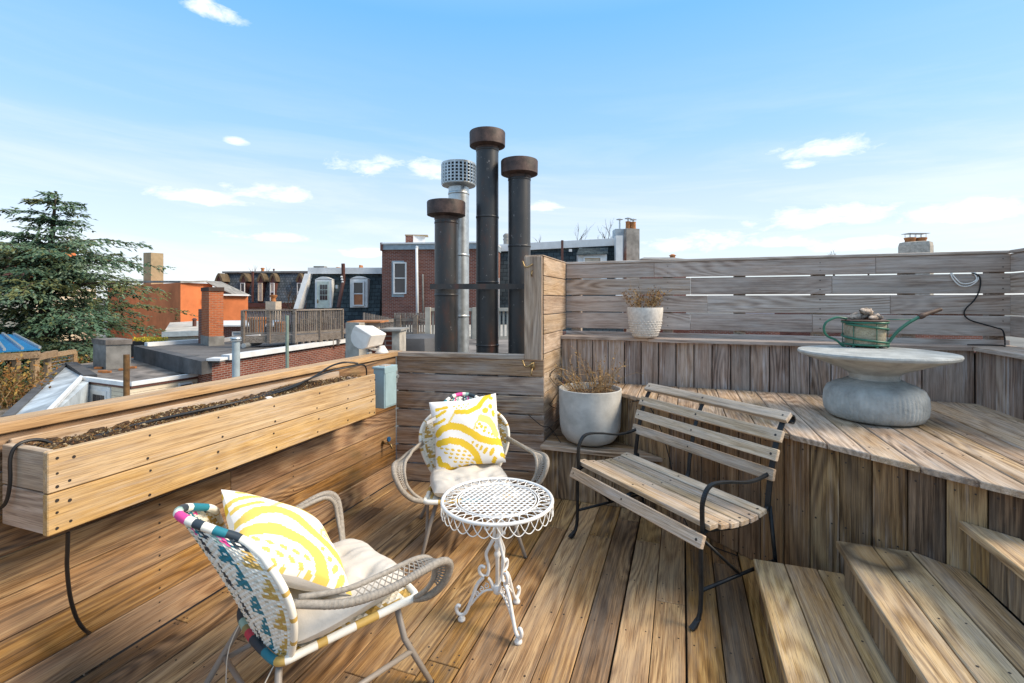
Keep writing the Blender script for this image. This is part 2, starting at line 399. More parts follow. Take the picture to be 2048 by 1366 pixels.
# ================================================================ the deck: boards are objects of their own
def board(name, parent, m, o, X, L, Yv, Wd, t=.025, bev=.003, jit=.0012):
    """one plank; o = corner of the show face, X along the grain, Yv across, show face looks along X x Yv"""
    X, Yv = Vector(X).normalized(), Vector(Yv).normalized(); Z = X.cross(Yv)
    me = bpy.data.meshes.new(name); bm = bmesh.new()
    vs = [bm.verts.new(p) for p in ((0, 0, -t), (L, 0, -t), (L, Wd, -t), (0, Wd, -t), (0, 0, 0), (L, 0, 0), (L, Wd, 0), (0, Wd, 0))]
    for q in ((3, 2, 1, 0), (4, 5, 6, 7), (0, 1, 5, 4), (1, 2, 6, 5), (2, 3, 7, 6), (3, 0, 4, 7)): bm.faces.new([vs[i] for i in q])
    bmesh.ops.bevel(bm, geom=[e for e in bm.edges], offset=min(bev, t * .3), segments=1, affect='EDGES')
    bm.to_mesh(me); bm.free(); me.materials.append(m)
    o = Vector(o) + Z * random.uniform(-jit, jit)
    mw = Matrix(((X.x, Yv.x, Z.x, o.x), (X.y, Yv.y, Z.y, o.y), (X.z, Yv.z, Z.z, o.z), (0, 0, 0, 1)))
    return link(name, me, parent, mw)
def clip(poly, p, n):
    """keep the part of a 2-D polygon where (q-p).n >= 0"""
    out = []
    for i in range(len(poly)):
        a, b = poly[i], poly[(i + 1) % len(poly)]
        da = (a[0] - p[0]) * n[0] + (a[1] - p[1]) * n[1]; db = (b[0] - p[0]) * n[0] + (b[1] - p[1]) * n[1]
        if da >= 0: out.append(a)
        if (da < 0) != (db < 0):
            t = da / (da - db); out.append((a[0] + (b[0] - a[0]) * t, a[1] + (b[1] - a[1]) * t))
    return out
def plank(name, parent, m, poly, z, t=.027, along='a', bev=.004, jit=.0012):
    """a flat plank of any outline, poly in deck coordinates (a, b), top face at height z, grain along deck axis"""
    if len(poly) < 3: return None
    a0 = sum(p[0] for p in poly) / len(poly); b0 = sum(p[1] for p in poly) / len(poly)
    X = DA if along == 'a' else DB; Yv = UP.cross(X)
    z += random.uniform(-jit, jit)
    o = dk(a0, b0, z)
    loc = []
    for (a, b) in poly:
        w = dk(a, b, z) - o; loc.append((w.dot(X), w.dot(Yv)))
    ar = sum(loc[i][0] * loc[(i + 1) % len(loc)][1] - loc[(i + 1) % len(loc)][0] * loc[i][1] for i in range(len(loc)))
    if abs(ar) < 2e-4: return None
    if ar < 0: loc.reverse()
    n = len(loc); me = bpy.data.meshes.new(name); bm = bmesh.new()
    bo = [bm.verts.new((*p, -t)) for p in loc]; to = [bm.verts.new((*p, 0)) for p in loc]
    bm.faces.new(bo[::-1]); tf = bm.faces.new(to)
    for i in range(n): bm.faces.new((bo[i], bo[(i + 1) % n], to[(i + 1) % n], to[i]))
    bmesh.ops.bevel(bm, geom=list(tf.edges), offset=bev, segments=1, affect='EDGES', clamp_overlap=True)
    bm.to_mesh(me); bm.free(); me.materials.append(m)
    mw = Matrix(((X.x, Yv.x, 0, o.x), (X.y, Yv.y, 0, o.y), (0, 0, 1, o.z), (0, 0, 0, 1)))
    return link(name, me, parent, mw)
def screws(name, parent, pts, r=.0042):
    """countersunk heads: (point, normal); too small to pick apart singly"""
    b = MB()
    for p, n in pts:
        p = Vector(p); n = Vector(n).normalized(); u = n.orthogonal().normalized(); v = n.cross(u); rr = r * random.uniform(.8, 1.15)
        ring = [p + (u * math.cos(k * math.pi / 4) + v * math.sin(k * math.pi / 4)) * rr + n * .0006 for k in range(8)]
        b.add(ring + [q - n * .003 for q in ring], [tuple(range(8))] + [(k, 8 + k, 8 + (k + 1) % 8, (k + 1) % 8) for k in range(8)])
    o = b.build(name, M['screw'], parent); o['kind'] = 'stuff'; return o

WB = -2.255                      # left parapet (inner face) at this b
FA, FBR = 4.37, 2.18             # tall fence at this a; its right return at this b
RB = -1.02                       # return wall at this b
RA = 3.617                       # its front end
BK0, BK1 = (3.459, WB), (RA, RB) # low wall behind the chair
def fascia_a(b): return 3.80 - .867 * (b + .472)
FDIR = Vector((-.655, .756)); FN = (-.756, -.655)     # diagonal riser: direction and outward normal in (a, b)
PZ = .79                         # raised platform
LZ = 1.185                       # ledge
# ---- floor
b = MB(); b.prism([dk(.2, WB - .1, -.20), dk(.2, 2.3, -.20), dk(4.5, 2.3, -.20), dk(4.5, WB - .1, -.20)], (0, 0, .165))
deck = b.build('deck_floor', M['dark']); tag(deck, kind='structure')
sc_pts = []
k0 = -16; pitch = .1455
nb = MB(); nbn = (BK1[1] - BK0[1], -(BK1[0] - BK0[0]))
JO = {3: 2.62, 0: 1.9, -12: 2.0, -7: 1.77, -8: 1.68, -9: 1.60, 4: 2.02}
for k in range(k0, 13):
    b0 = .020 + k * pitch; b1 = b0 + pitch - random.choice((.0035, .005, .007, .009))
    b0c = max(b0, WB + .004)
    if b1 <= b0c + .01: continue
    a_end = 3.66 if b1 < RB + .2 else 4.3
    cuts = [.35]
    a = .35 + random.uniform(.3, 1.3)
    if k in JO: cuts.append(JO[k])
    else:
        while a < a_end - .6:
            cuts.append(a); a += random.uniform(1.3, 2.4)
    cuts = sorted(cuts) + [a_end]
    for c0, c1 in zip(cuts, cuts[1:]):
        poly = [(c0 + .0015, b0c), (c1 - .0015, b0c), (c1 - .0015, b1), (c0 + .0015, b1)]
        poly = clip(poly, BK0, (-nbn[0], -nbn[1]))
        poly = clip(poly, (fascia_a(0) + .05, 0), FN)
        if len(poly) < 3: continue
        plank('floorboard', deck, M['floor'], poly, 0, along='a', bev=.0025, jit=.0008)
        for aa in np.arange(.6, 3.6, .41):
            if c0 + .05 < aa < c1 - .05 and aa < fascia_a(b1) - .02:
                sc_pts += [(dk(aa + random.uniform(-.012, .012), b0c + .028, 0), UP), (dk(aa + random.uniform(-.012, .012), b1 - .028, 0), UP)]
        for aa in (c0 + .022, c1 - .022):
            if aa < min(3.5, fascia_a(b1) - .02): sc_pts += [(dk(aa, b0c + .03, 0), UP), (dk(aa, b1 - .03, 0), UP)]
screws('screws', deck, sc_pts)

# ---- left parapet wall
ZR = .149
pw = empty('parapet_wall', dk(1.8, WB, 0), 0, 'honey brown horizontal board parapet wall running along the planter box', 'wall')
sc_pts = []
for r in range(7):
    z0 = r * ZR + .003; h = ZR - .005
    if r == 6: h = 1.028 - z0
    cuts = [.2, 3.455] if r != 3 else [.2, 1.9, 3.455]
    for c0, c1 in zip(cuts, cuts[1:]):
        board('board', pw, M['wall'], dk(c0 + .001, WB, z0), DA, c1 - c0 - .002, UP, h, .025)
        # X x Y = DA x UP = DB : faces the deck
    for aa in (.75, 1.53, 2.33, 3.05):
        sc_pts += [(dk(aa, WB + .001, z0 + .03), DB), (dk(aa, WB + .001, z0 + h - .03), DB)]
board('cap', pw, M['planter'], dk(.2, WB + .02, 1.07), DA, 3.33, -DB, .12, .038)
for aa in (.4, 1.3, 2.2, 3.1):
    bb = MB(); bb.box(dk(aa, WB - .075, .5), (.09, .09, 1.05), (DA, DB, UP)); bb.build('post', M['lowwall'], pw)
screws('screws', pw, sc_pts)

# ---- low wall behind the woven chair
lw = empty('low_wall', dk(*BK0), 0, 'low weathered plank wall with narrow open gaps behind the woven chair', 'wall')
p0, p1 = dk(*BK0), dk(*BK1); ux = (p1 - p0).normalized(); Lw = (p1 - p0).length; un = ux.cross(UP)
if un.y > 0: un = -un
for r in range(7):
    z0 = r * ZR + .006; h = ZR - .013
    if r == 6: h = 1.030 - z0
    cuts = [0, Lw]
    for c0, c1 in zip(cuts, cuts[1:]):
        board('board', lw, M['lowwall'], p0 + ux * c0 + UP * z0 + un * 0, ux, c1 - c0 - .001, UP, h, .025)
board('cap', lw, M['lowwall'], p0 + UP * 1.068 + un * .012 + ux * .002, ux, Lw - .135, -un, .09, .037)
for t in (.04, .46, .93):
    bb = MB(); q = p0 + ux * (Lw * t) - un * .07; bb.box(q + UP * .5, (.09, .08, 1.05), (ux, un, UP)); bb.build('post', M['lowwall'], lw)

# ---- return wall with its end post
rw = empty('return_wall', dk(RA, RB), 0, 'sunlit tall plank wall stub with brass hooks on its end post', 'wall')
sc_pts = []
for r in range(12):
    z0 = r * .1535 + .004; h = .1475
    a1 = FA if z0 > 1.15 else 4.24
    board('board', rw, M['retwall'] if r > 3 else M['lowwall'], dk(RA + .004, RB, z0), DA, a1 - RA - .006, UP, h, .025)
    sc_pts += [(dk(RA + .03, RB + .001, z0 + .035), DB), (dk(RA + .03, RB + .001, z0 + h - .035), DB)]
board('cap', rw, M['retwall'], dk(RA - .03, RB + .004, 1.852), DA, FA - RA + .03, -DB, .15, .010)
board('post_face', rw, M['retwall'], dk(RA - .026, RB - .145, 1.035), UP, .805, DB, .142, .026)
b = MB(); b.box(dk(RA + .05, RB - .075, .92), (.09, .09, 1.84), (DA, DB, UP)); b.build('post', M['lowwall'], rw)
b = MB(); b.box(dk(RA + .35, RB - .075, .92), (.09, .09, 1.84), (DA, DB, UP)); b.build('post', M['lowwall'], rw)
b = MB(); b.box(dk(RA + .02, RB - .013, .52), (.03, .026, 1.02), (DA, DB, UP)); b.build('corner_board', M['lowwall'], rw)
screws('screws', rw, sc_pts)

# ---- tall fence along the back and its return on the right
tf = empty('tall_fence', dk(FA, RB), 0, 'grey weathered horizontal plank fence behind the ledge and concrete table', 'fence')
sc_pts = []
zf = [1.243, 1.395, 1.547, 1.699]
for i, z0 in enumerate(zf):
    h = .1425 if i < 3 else .1285
    cuts = [RB + .002, random.uniform(-.3, .4), random.uniform(.9, 1.6), FBR + .03]
    for c0, c1 in zip(cuts, cuts[1:]):
        board('board', tf, M['fence'], dk(FA, c0, z0), DB, c1 - c0 - .0015, UP, h, .025)
    for bb_ in (-.12, 1.02, 2.14): sc_pts += [(dk(FA - .001, bb_, z0 + .035), -DA), (dk(FA - .001, bb_, z0 + h - .035), -DA)]
board('cap', tf, M['fence'], dk(FA - .01, RB, 1.850), DB, FBR - RB, DA, .11, .022)
board('rail', tf, M['fence'], dk(FA, RB, LZ - .02), DB, FBR - RB, UP, .05, .025)
for bb_ in (-.93, -.12, .45, 1.02, 1.6, 2.12):
    b = MB(); b.box(dk(FA + .068, bb_, 1.2), (.08, .085, 1.25), (DA, DB, UP)); b.build('post', M['lowwall'], tf)
screws('screws', tf, sc_pts)
rf = empty('side_fence', dk(FA, FBR), 0, 'dark plank fence return at the far right corner of the ledge', 'fence')
for i, z0 in enumerate(zf):
    board('board', rf, M['fence'], dk(FA - .001, FBR, z0), -DA, 1.01, UP, .1425 if i < 3 else .1285, .025)
board('cap', rf, M['fence'], dk(FA - .012, FBR - .012, 1.851), -DA, 1.0, DB, .11, .022)
for aa in (4.2, 3.5):
    b = MB(); b.box(dk(aa, FBR + .068, 1.2), (.085, .08, 1.25), (DA, DB, UP)); b.build('post', M['lowwall'], rf)

# ---- ledge (long narrow shelf) with vertical plank face
LA, LB = 4.185, 1.90             # face of the planks
lg = empty('ledge', dk(LA, RB), 0, 'narrow plank ledge with whitewashed vertical boards below the tall fence', 'ledge')
xs = [RB + .002]; 
while xs[-1] < LB - .2: xs.append(xs[-1] + random.uniform(.134, .142))
xs[-1] = LB
for c0, c1 in zip(xs, xs[1:]):
    board('plank', lg, M['ledge'], dk(LA, c1 - .004, PZ - .01), UP, LZ - .03 - PZ + .01, -DB, c1 - c0 - .0075, .022)
xs = [3.0]
while xs[-1] < LA - .02: xs.append(min(xs[-1] + .138, LA - .0))
for c0, c1 in zip(xs, xs[1:]):
    if c1 - c0 > .03: board('plank', lg, M['ledge'], dk(c0, LB, PZ - .01), UP, LZ - .03 - PZ + .01, DA, c1 - c0 - .0075, .022)
# seat boards
plank('seat_board', lg, M['fence'], [(LA - .03, RB + .003), (LA + .16, RB + .003), (LA + .16, -.27), (LA - .03, -.27)], LZ, .028, 'b')
plank('seat_board', lg, M['fence'], [(LA - .045, -.268), (LA + .16, -.268), (LA + .16, LB + .2), (LA - .045, LB - .035)], LZ - .004, .028, 'b')
plank('seat_board', lg, M['fence'], [(LA - .047, LB - .033), (LA + .16, LB + .203), (LA + .16, LB + .26), (3.0, LB + .26), (3.0, LB - .035)], LZ - .002, .028, 'a')
b = MB(); b.box(dk(LA + .1, .54, .95), (.10, 3.1, .35), (DA, DB, UP)); b.box(dk(3.6, LB + .1, .95), (1.1, .12, .35), (DA, DB, UP)); b.build('frame', M['dark'], lg)

# ---- raised platform
b = MB()
corner = [(fascia_a(RB) - .03, RB), (fascia_a(1.19) - .03, 1.19), (fascia_a(1.19) - .03, 2.15), (4.36, 2.15), (4.36, RB)]
cin = [(p[0] + .02, p[1] + .02) for p in corner]
b.prism([dk(*p, -.03) for p in [(4.34, RB + .03), (fascia_a(RB) + .06, RB + .03), (fascia_a(1.2) + .06, 1.24), (fascia_a(1.2) + .06, 2.12), (4.34, 2.12)]], (0, 0, PZ - .003))
plat = b.build('raised_platform', M['dark']); tag(plat, kind='structure')
sc_pts = []
nose = .035
k = -8
while True:
    b0 = -1.02 + (k + 8) * .1415; b1 = b0 + .1365
    if b0 > LB + .1: break
    poly = [(.9, b0), (LA - .024, b0), (LA - .024, b1), (.9, b1)]
    if b0 < 1.19:
        poly = clip(poly, (fascia_a(0) - nose * 1.3, 0), (-FN[0], -FN[1]))
        poly = clip(poly, (fascia_a(1.19) - .05, 0), (1, 0))
    else: poly = clip(poly, (fascia_a(1.19) - .05 if b0 < 1.42 else .9, 0), (1, 0))
    if len(poly) >= 3:
        plank('platform_board', plat, M['platform'], poly, PZ, .027, 'a', .004)
        lo = max(min(p[0] for p in poly if abs(p[1] - b0) < .02 or True), .9)
        edge0 = fascia_a(b0) if b0 < 1.19 else 2.4; edge1 = fascia_a(b1) if b0 < 1.19 else 2.4
        for aa in np.arange(4.05, 2.2, -.43):
            for bb_, ed in ((b0 + .03, edge0), (b1 - .03, edge1)):
                if aa > ed + .04: sc_pts.append((dk(aa, bb_, PZ), UP))
    k += 1
# diagonal riser planks, floor to platform
P0 = Vector((fascia_a(RB), RB)); LEN = (Vector((fascia_a(1.215), 1.215)) - P0).length
s = 0.0
fw = DA * FDIR.x + DB * FDIR.y; fn = DA * FN[0] + DB * FN[1]
while s < LEN - .01:
    w = min(random.uniform(.128, .142), LEN - s)
    o = P0 + FDIR * s
    sh = random.uniform(.0, .003)
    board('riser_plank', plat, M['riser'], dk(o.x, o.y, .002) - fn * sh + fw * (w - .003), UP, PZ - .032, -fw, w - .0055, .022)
    for zz in (.06, .40, .72):
        for q in (.03, w - .035): sc_pts.append((dk(o.x, o.y, zz + random.uniform(-.015, .015)) + fw * q + fn * (.0008 - sh), fn))
    s += w
board('riser_plank', plat, M['riser'], dk(fascia_a(1.215) - .01, 1.36, .60), UP, PZ - .632, -DB, .136, .024)
screws('screws', plat, sc_pts)

# ---- steps
ST = [(.334, .735, 2.68, .20), (.662, 1.10, 2.565, .40), (1.065, 1.47, 2.46, .60)]
stp = None; sc_pts = []
b = MB()
for (b0, b1, ae, z) in ST: b.box(dk((.5 + ae - .05) / 2, (b0 + .05 + 1.5) / 2, z / 2 - .03), (ae - .05 - .5 - .02 * z, 1.5 - b0 - .06, z - .002), (DA, DB, UP))
stp = b.build('deck_steps', M['dark']); tag(stp, kind='structure')
for i, (b0, b1, ae, z) in enumerate(ST):
    bb_ = b0
    for j, w in enumerate((.142, .140, b1 - b0 - .29)):
        poly = [(.5, bb_), (ae, bb_), (ae, bb_ + w - .005), (.5, bb_ + w - .005)]
        poly = clip(poly, (fascia_a(0) - .004, 0), FN)
        if len(poly) >= 3:
            plank('tread_board', stp, M['step'], poly, z, .03, 'a', .004)
            for aa in np.arange(ae - .05, .8, -.23):
                for q in (bb_ + .03, bb_ + w - .035):
                    if aa < fascia_a(q) - .03: sc_pts.append((dk(aa, q, z), UP))
        bb_ += w
    # side / riser planks below the nosing
    zb = z - .2
    aa = ae - .025
    rb = b0 + .045
    while aa > .7:
        w = random.uniform(.10, .135)
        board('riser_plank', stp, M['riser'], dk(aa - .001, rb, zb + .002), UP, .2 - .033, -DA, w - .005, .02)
        aa -= w
    # end face towards the fence
    bb_ = b0 + .05
    while bb_ < b1 + .3:
        w = .125
        if fascia_a(bb_ + w) > ae - .03:
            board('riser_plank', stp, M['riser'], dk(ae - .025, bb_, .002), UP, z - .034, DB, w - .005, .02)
        bb_ += w
screws('screws', stp, sc_pts)

# ---- corner seat that carries the big pot
cs = empty('corner_seat', dk(RA, RB), 0, 'low triangular corner bench of planks carrying the big pot', 'bench')
CZ = .40; CA = 3.53
tri = [(CA, RB + .004), (fascia_a(RB) - .02, RB + .004), (CA, (3.80 - CA) / .867 - .472 - .006)]
e = 3.5
for (lo, hi) in ((CA - .03, CA + .115), (CA + .12, CA + .26), (CA + .265, CA + .41), (CA + .415, CA + .7)):
    poly = clip(clip([(lo, RB + .004), (hi, RB + .004), (hi, .6), (lo, .6)], (fascia_a(0) - .004, 0), FN), (fascia_a(RB), 0), (-1, 0))
    plank('seat_board', cs, M['riser'] if lo > CA else M['platform'], poly, CZ, .03, 'b', .004)
bb_ = RB + .004
while bb_ < -.20:
    w = min(.139, -.165 - bb_)
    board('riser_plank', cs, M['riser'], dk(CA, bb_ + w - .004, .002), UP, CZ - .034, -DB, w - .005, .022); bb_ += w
# ================================================================ woven armchairs
TAUPE = plain('taupe_powder_coat', (.27, .24, .21), .45, 0, .06)
M['wicker'] = plain('taupe_wicker', (.34, .30, .25), .6, 0, .18, 90, .3)
M['weave'] = colored('woven_strap', .5, .35)
M['print'] = colored('printed_cotton', .85, .1, .25, 240)
M['cushion'] = plain('beige_canvas', (.60, .555, .49), .9, 0, .05, 20, .15, .15)
M['tie'] = plain('cushion_tie_cord', (.66, .6, .5), .9)
CW, CT, CN, CB, CM, CP, CG = (.82, .79, .70), (.02, .19, .25), (.03, .045, .06), (.55, .36, .10), (.30, .24, .10), (.80, .07, .30), (.30, .46, .40)
def back_pt(u, v):
    """woven back, u -1..1 across, v 0..1 up"""
    w = .195 + .105 * math.sin(min(v, .52) / .52 * math.pi / 2) - (.12 * ((v - .52) / .48) ** 2.2 if v > .52 else 0)
    top = 1 - .16 * abs(u) ** 2.4 * max(0, (v - .5) / .5)
    vv = v * top
    y = -.235 - .20 * vv - .03 * vv * vv + .11 * u * u * (.35 + .65 * math.sin(min(vv * 1.3, 1) * math.pi / 2))
    return Vector((u * w, y, .315 + .50 * vv))
def back_col(i, j, nu, nv):
    """ikat-like blocks: i column, j row"""
    u = (i + .5) / nu * 2 - 1; v = (j + .5) / nv
    if v > .90:
        s_ = (u * 2.3 + .2) % 1.0
        base = (CN if s_ < .3 else CW if s_ < .5 else CG if s_ < .68 else CP if s_ < .84 else CT)
        return CW if (i + 2 * j) % 4 == 0 else base
    for (c0, wd, col, ph, reps) in ((.87, .10, CB, 0, 4.0), (.58, .12, CT, .3, 5.0), (.27, .075, CN, .1, 4.0), (.0, .07, (.10, .16, .12), .5, 5.0), (-.27, .08, CN, .7, 4.0), (-.58, .11, CT, .2, 5.0), (-.87, .10, CB, .4, 4.0)):
        d = (v * reps + ph) % 1.0
        if abs(u - c0 - (d - .5) * .10) < wd * (1.0 - d): return col if (i * 2 + j * 3) % 7 else CW
    return CW if (i + j * 2) % 9 else (.55, .53, .44)
def wovenpatch(fn, nu, nv, colf, thick=.005):
    b = MB()
    for j in range(nv):
        for i in range(nu):
            u0, u1 = i / nu * 2 - 1, (i + 1) / nu * 2 - 1; v0, v1 = j / nv, (j + 1) / nv
            P = [fn(u0, v0), fn(u1, v0), fn(u1, v1), fn(u0, v1)]
            n = (P[1] - P[0]).cross(P[3] - P[0]); n = n.normalized() if n.length > 0 else UP
            c = sum(P, Vector()) / 4; s = .0022 if (i + j) % 2 else -.0018
            col = colf(i, j, nu, nv); kk = random.uniform(.9, 1.06); col = tuple(min(1, x * kk) for x in col)
            if (i + j) % 2: e0, e1 = (P[0] + P[3]) / 2, (P[1] + P[2]) / 2
            else: e0, e1 = (P[0] + P[1]) / 2, (P[3] + P[2]) / 2
            for side in (1, -1):
                Q = [p + n * side * .001 for p in P]; cc = c + n * (side * thick / 2 + s)
                o = Q + [cc]
                fs = [(0, 1, 4), (1, 2, 4), (2, 3, 4), (3, 0, 4)] if side > 0 else [(1, 0, 4), (2, 1, 4), (3, 2, 4), (0, 3, 4)]
                b.add(o, fs, 0, col)
    return b
def seat_pt(u, v):
    w = .20 + .07 * v; y = -.235 + .50 * v
    return Vector((u * w, y - .04 * u * u * (v - .5), .318 + .03 * v - .02 * (1 - u * u) * math.sin(v * math.pi)))
def seat_col(i, j, nu, nv): return back_col(i, int(j * .8), nu, nv)
def make_chair(label, group):
    t = empty('woven_armchair', (0, 0, 0), 0, label, 'armchair', group); LOCAL.append(t)
    wovenpatch(back_pt, 44, 56, back_col).build('woven_back', M['weave'], t)
    wovenpatch(seat_pt, 30, 30, seat_col).build('woven_seat', M['weave'], t)
    # padded rims wrapped in coloured strap
    rim = [back_pt(-1, v) for v in np.linspace(.02, .9, 14)] + [back_pt(u, 1.0) for u in np.linspace(-.92, .92, 12)] + [back_pt(1, v) for v in np.linspace(.9, .02, 14)]
    def rc(t_):
        if t_ < .36 or t_ > .64: return CW if int(t_ * 90) % 7 else CB
        seq = [CT, CT, CW, CN, CN, CG, CW, CP, CP, CW, CN, CW, CT, CN]
        return seq[int((t_ - .36) / .28 * len(seq)) % len(seq)]
    b = MB(); b.tube(cr(rim, 4), [.0115 + .003 * math.exp(-((k - 78) / 26.0) ** 2) for k in range(4 * (len(rim) - 1) + 1)], 8, col=rc); b.build('back_rim', M['weave'], t, smooth=True)
    lo = [seat_pt(-1, v) for v in np.linspace(1, 0, 8)] + [seat_pt(u, 0) - Vector((0, .012, .01)) for u in np.linspace(-.8, .8, 6)] + [seat_pt(1, v) for v in np.linspace(0, 1, 8)] + [seat_pt(u, 1) + Vector((0, .012, 0)) for u in np.linspace(.8, -.8, 6)]
    def lc(t_):
        k = int(t_ * 40); seq = [CW, CW, CB, CW, CB, CW, CW, CW, CB, CT, CN, CN, CG, CM, (.5, .05, .08), CN, CN, CT, CT, CB, CW, CW, CB, CW, CW, CB, CB, CW, CW, CW, CW, CW, CB, CB, CT, CT, CN, CW, CB, CW]
        return seq[k % len(seq)]
    b = MB(); b.tube(cr(lo, 4, True), .0145, 8, closed=True, col=lc); b.build('seat_rim', M['weave'], t, smooth=True)
    for s in (-1, 1):
        V = lambda x, y, z: Vector((s * x, y, z))
        outer = cr([V(.285, -.225, .545), V(.37, -.10, .525), V(.415, .04, .528), V(.44, .17, .552), V(.445, .245, .552), V(.435, .285, .515), V(.40, .285, .44), V(.34, .262, .375), V(.27, .235, .345)], 6)
        inner = cr([V(.288, -.21, .56), V(.342, -.08, .55), V(.362, .05, .555), V(.378, .16, .565), V(.385, .215, .555), V(.385, .248, .515), V(.372, .255, .455), V(.335, .25, .40), V(.29, .235, .36)], 6)
        arm = MB(); arm.tube(outer, .0135, 10); ar = arm.build('armrest', M['wicker'], t, smooth=True)
        b = MB(); b.tube(inner, .0095, 8); b.build('inner_rail', M['wicker'], ar, smooth=True)
        b = MB(); m_ = len(outer)
        for i in range(7, m_ - 12):
            b.tube([outer[i], (outer[i] + inner[min(i + 2, m_ - 1)]) / 2 + UP * .003, inner[min(i + 2, m_ - 1)]], .0024, 4)
            b.tube([outer[min(i + 2, m_ - 1)], (outer[min(i + 2, m_ - 1)] + inner[i]) / 2 - UP * .002, inner[i]], .0028, 4)
        l_ = b.build('lacing', M['wicker'], ar); l_['kind'] = 'stuff'
        b = MB()      # binding turns round the armrest
        for i in range(4, m_ - 3):
            for q in (0.0, .5):
                p = outer[i].lerp(outer[min(i + 1, m_ - 1)], q); d = (outer[min(i + 1, m_ - 1)] - outer[i]).normalized()
                b.tube([p - d * .0035, p + d * .0035], .0143, 10, caps=False)
        l_ = b.build('wicker_binding', M['wicker'], ar, smooth=True); l_['kind'] = 'stuff'
        fl_ = MB(); fl_.tube([V(.20, .20, .335), V(.245, .215, .19), V(.305, .30, .0)], [.0125, .012, .0105], 10); fo = fl_.build('front_leg', TAUPE, t, smooth=True)
        b = MB(); b.tube([V(.3035, .298, .004), V(.306, .301, -.0005)], .0125, 10); b.build('rubber_foot', M['black_rubber'], fo)
        rl = MB(); rl.tube(cr([V(.12, -.20, .30), V(.17, -.225, .27), V(.215, -.25, .20), V(.30, -.33, .0)], 6), .012, 10); ro = rl.build('rear_leg', TAUPE, t, smooth=True)
        b = MB(); b.tube([V(.30, -.33, .004), V(.301, -.331, -.0005)], .0125, 10); b.build('rubber_foot', M['black_rubber'], ro)
        b = MB(); b.tube([V(.262, .242, .14), V(.25, -.283, .12)], .010, 8); b.build('side_stretcher', TAUPE, t, smooth=True)
        b = MB(); b.tube(cr([back_pt(s * .8, .02), V(.155, -.275, .22), V(.16, -.285, .1), V(.158, -.28, .02)], 4), .0022, 5)
        b.build('cushion_tie', M['tie'], t)
    b = MB(); b.tube([(-.20, .17, .325), (.20, .17, .325)], .011, 8); b.tube([(-.17, -.2, .305), (.17, -.2, .305)], .011, 8); b.tube([(-.245, -.27, .14), (.245, -.27, .14)], .010, 8)
    b.build('cross_rails', TAUPE, t, smooth=True)
    return t
def cushion_mesh(w=.235, h=.045, seed=1, n=40):
    """box cushion with four tufts and a fat soft edge"""
    rnd = random.Random(seed); b = MB()
    tufts = [(-.42, -.42), (.42, -.42), (.42, .42), (-.42, .42)]
    def z(u, v):
        e = max(0, (1 - abs(u) ** 5)) * max(0, (1 - abs(v) ** 5))
        zz = h * e ** .42
        for (a, c) in tufts:
            d2 = (u - a) ** 2 + (v - c) ** 2; zz -= h * .75 * math.exp(-d2 / .022) * e
        zz += .006 * math.sin(9 * u + seed) * math.sin(8 * v + 2) * e + .003 * math.sin(23 * u * v + 11 * u + seed) * e
        for (a, c, k) in ((1, 0, .03), (0, 1, .03)): pass
        return zz
    g = []
    for side in (1, -1):
        for j in range(n + 1):
            for i in range(n + 1):
                u, v = i / n * 2 - 1, j / n * 2 - 1
                k = 1 - .05 * (abs(u * v) ** 3)
                sc = 1 + .02 * math.sin(7 * u + 3 * v + seed)
                g.append((u * w * k * sc, v * w * k * sc, side * z(u, v)))
    N = (n + 1) * (n + 1)
    fs = []
    for j in range(n):
        for i in range(n):
            a = j * (n + 1) + i; fs.append((a, a + 1, a + n + 2, a + n + 1)); fs.append((N + a, N + a + n + 1, N + a + n + 2, N + a + 1))
    b.add(g, fs)
    return b
# ---- the pillow's painted print, in the pillow's own square
def _uv(x, y): return ((x - 560) / 590.0, (1105 - y) / 590.0)
STROKES = [([(590,800),(640,765),(720,750),(800,775),(880,830),(950,890),(1040,925),(1150,945)], .048), ([(595,880),(700,868),(790,895),(860,950),(905,1020),(930,1105)], .046),
           ([(1090,515),(1030,560),(975,620),(880,655),(780,640)], .036), ([(765,648),(725,700),(690,745)], .014), ([(612,592),(700,585)], .022), ([(568,660),(620,645),(685,618)], .022),
           ([(568,712),(620,705),(672,688)], .020), ([(590,1000),(600,1045),(650,1062),(668,1100),(740,1118),(820,1112)], .034), ([(985,722),(1045,745),(1085,800),(1105,870)], .052),
           ([(912,805),(930,760),(960,735),(1000,712)], .011), ([(1060,1068),(1050,1090)], .03), ([(1125,1045),(1150,1060)], .03), ([(1110,925),(1150,960)], .04)]
BLOBS = [(1030,660,.045,.035,.3),(1083,628,.032,.03,.5),(1102,690,.025,.045,0),(1100,553,.028,.024,0),(885,910,.02,.014,.8),(918,943,.022,.016,.9),(950,967,.034,.018,1.0),(985,993,.045,.022,.9),(1040,1010,.055,.026,1.0),
         (962,770,.024,.02,.3),(975,795,.024,.02,.3),(1010,806,.024,.018,.5),(995,832,.022,.016,.6),(1032,856,.018,.015,.5),(1060,870,.018,.015,.5),(1085,888,.016,.012,.5),(935,800,.016,.014,0)]
for r_ in range(5):
    for q in range(5 - (r_ > 3)): BLOBS.append((620 + q * 48 + r_ * 34, 922 + r_ * 42 + q * 13, .026, .012, -.5))
for q in range(7): BLOBS.append((765 + (q % 4) * 42 + (q // 4) * 20, 585 + (q // 4) * 24 - (q % 4) * 3, .015, .011, .2))
STROKES = [([_uv(*p) for p in pl], w) for pl, w in STROKES]
BLOBS = [(*_uv(x, y), a * 1.15, c_ * 1.15, r) for (x, y, a, c_, r) in BLOBS]
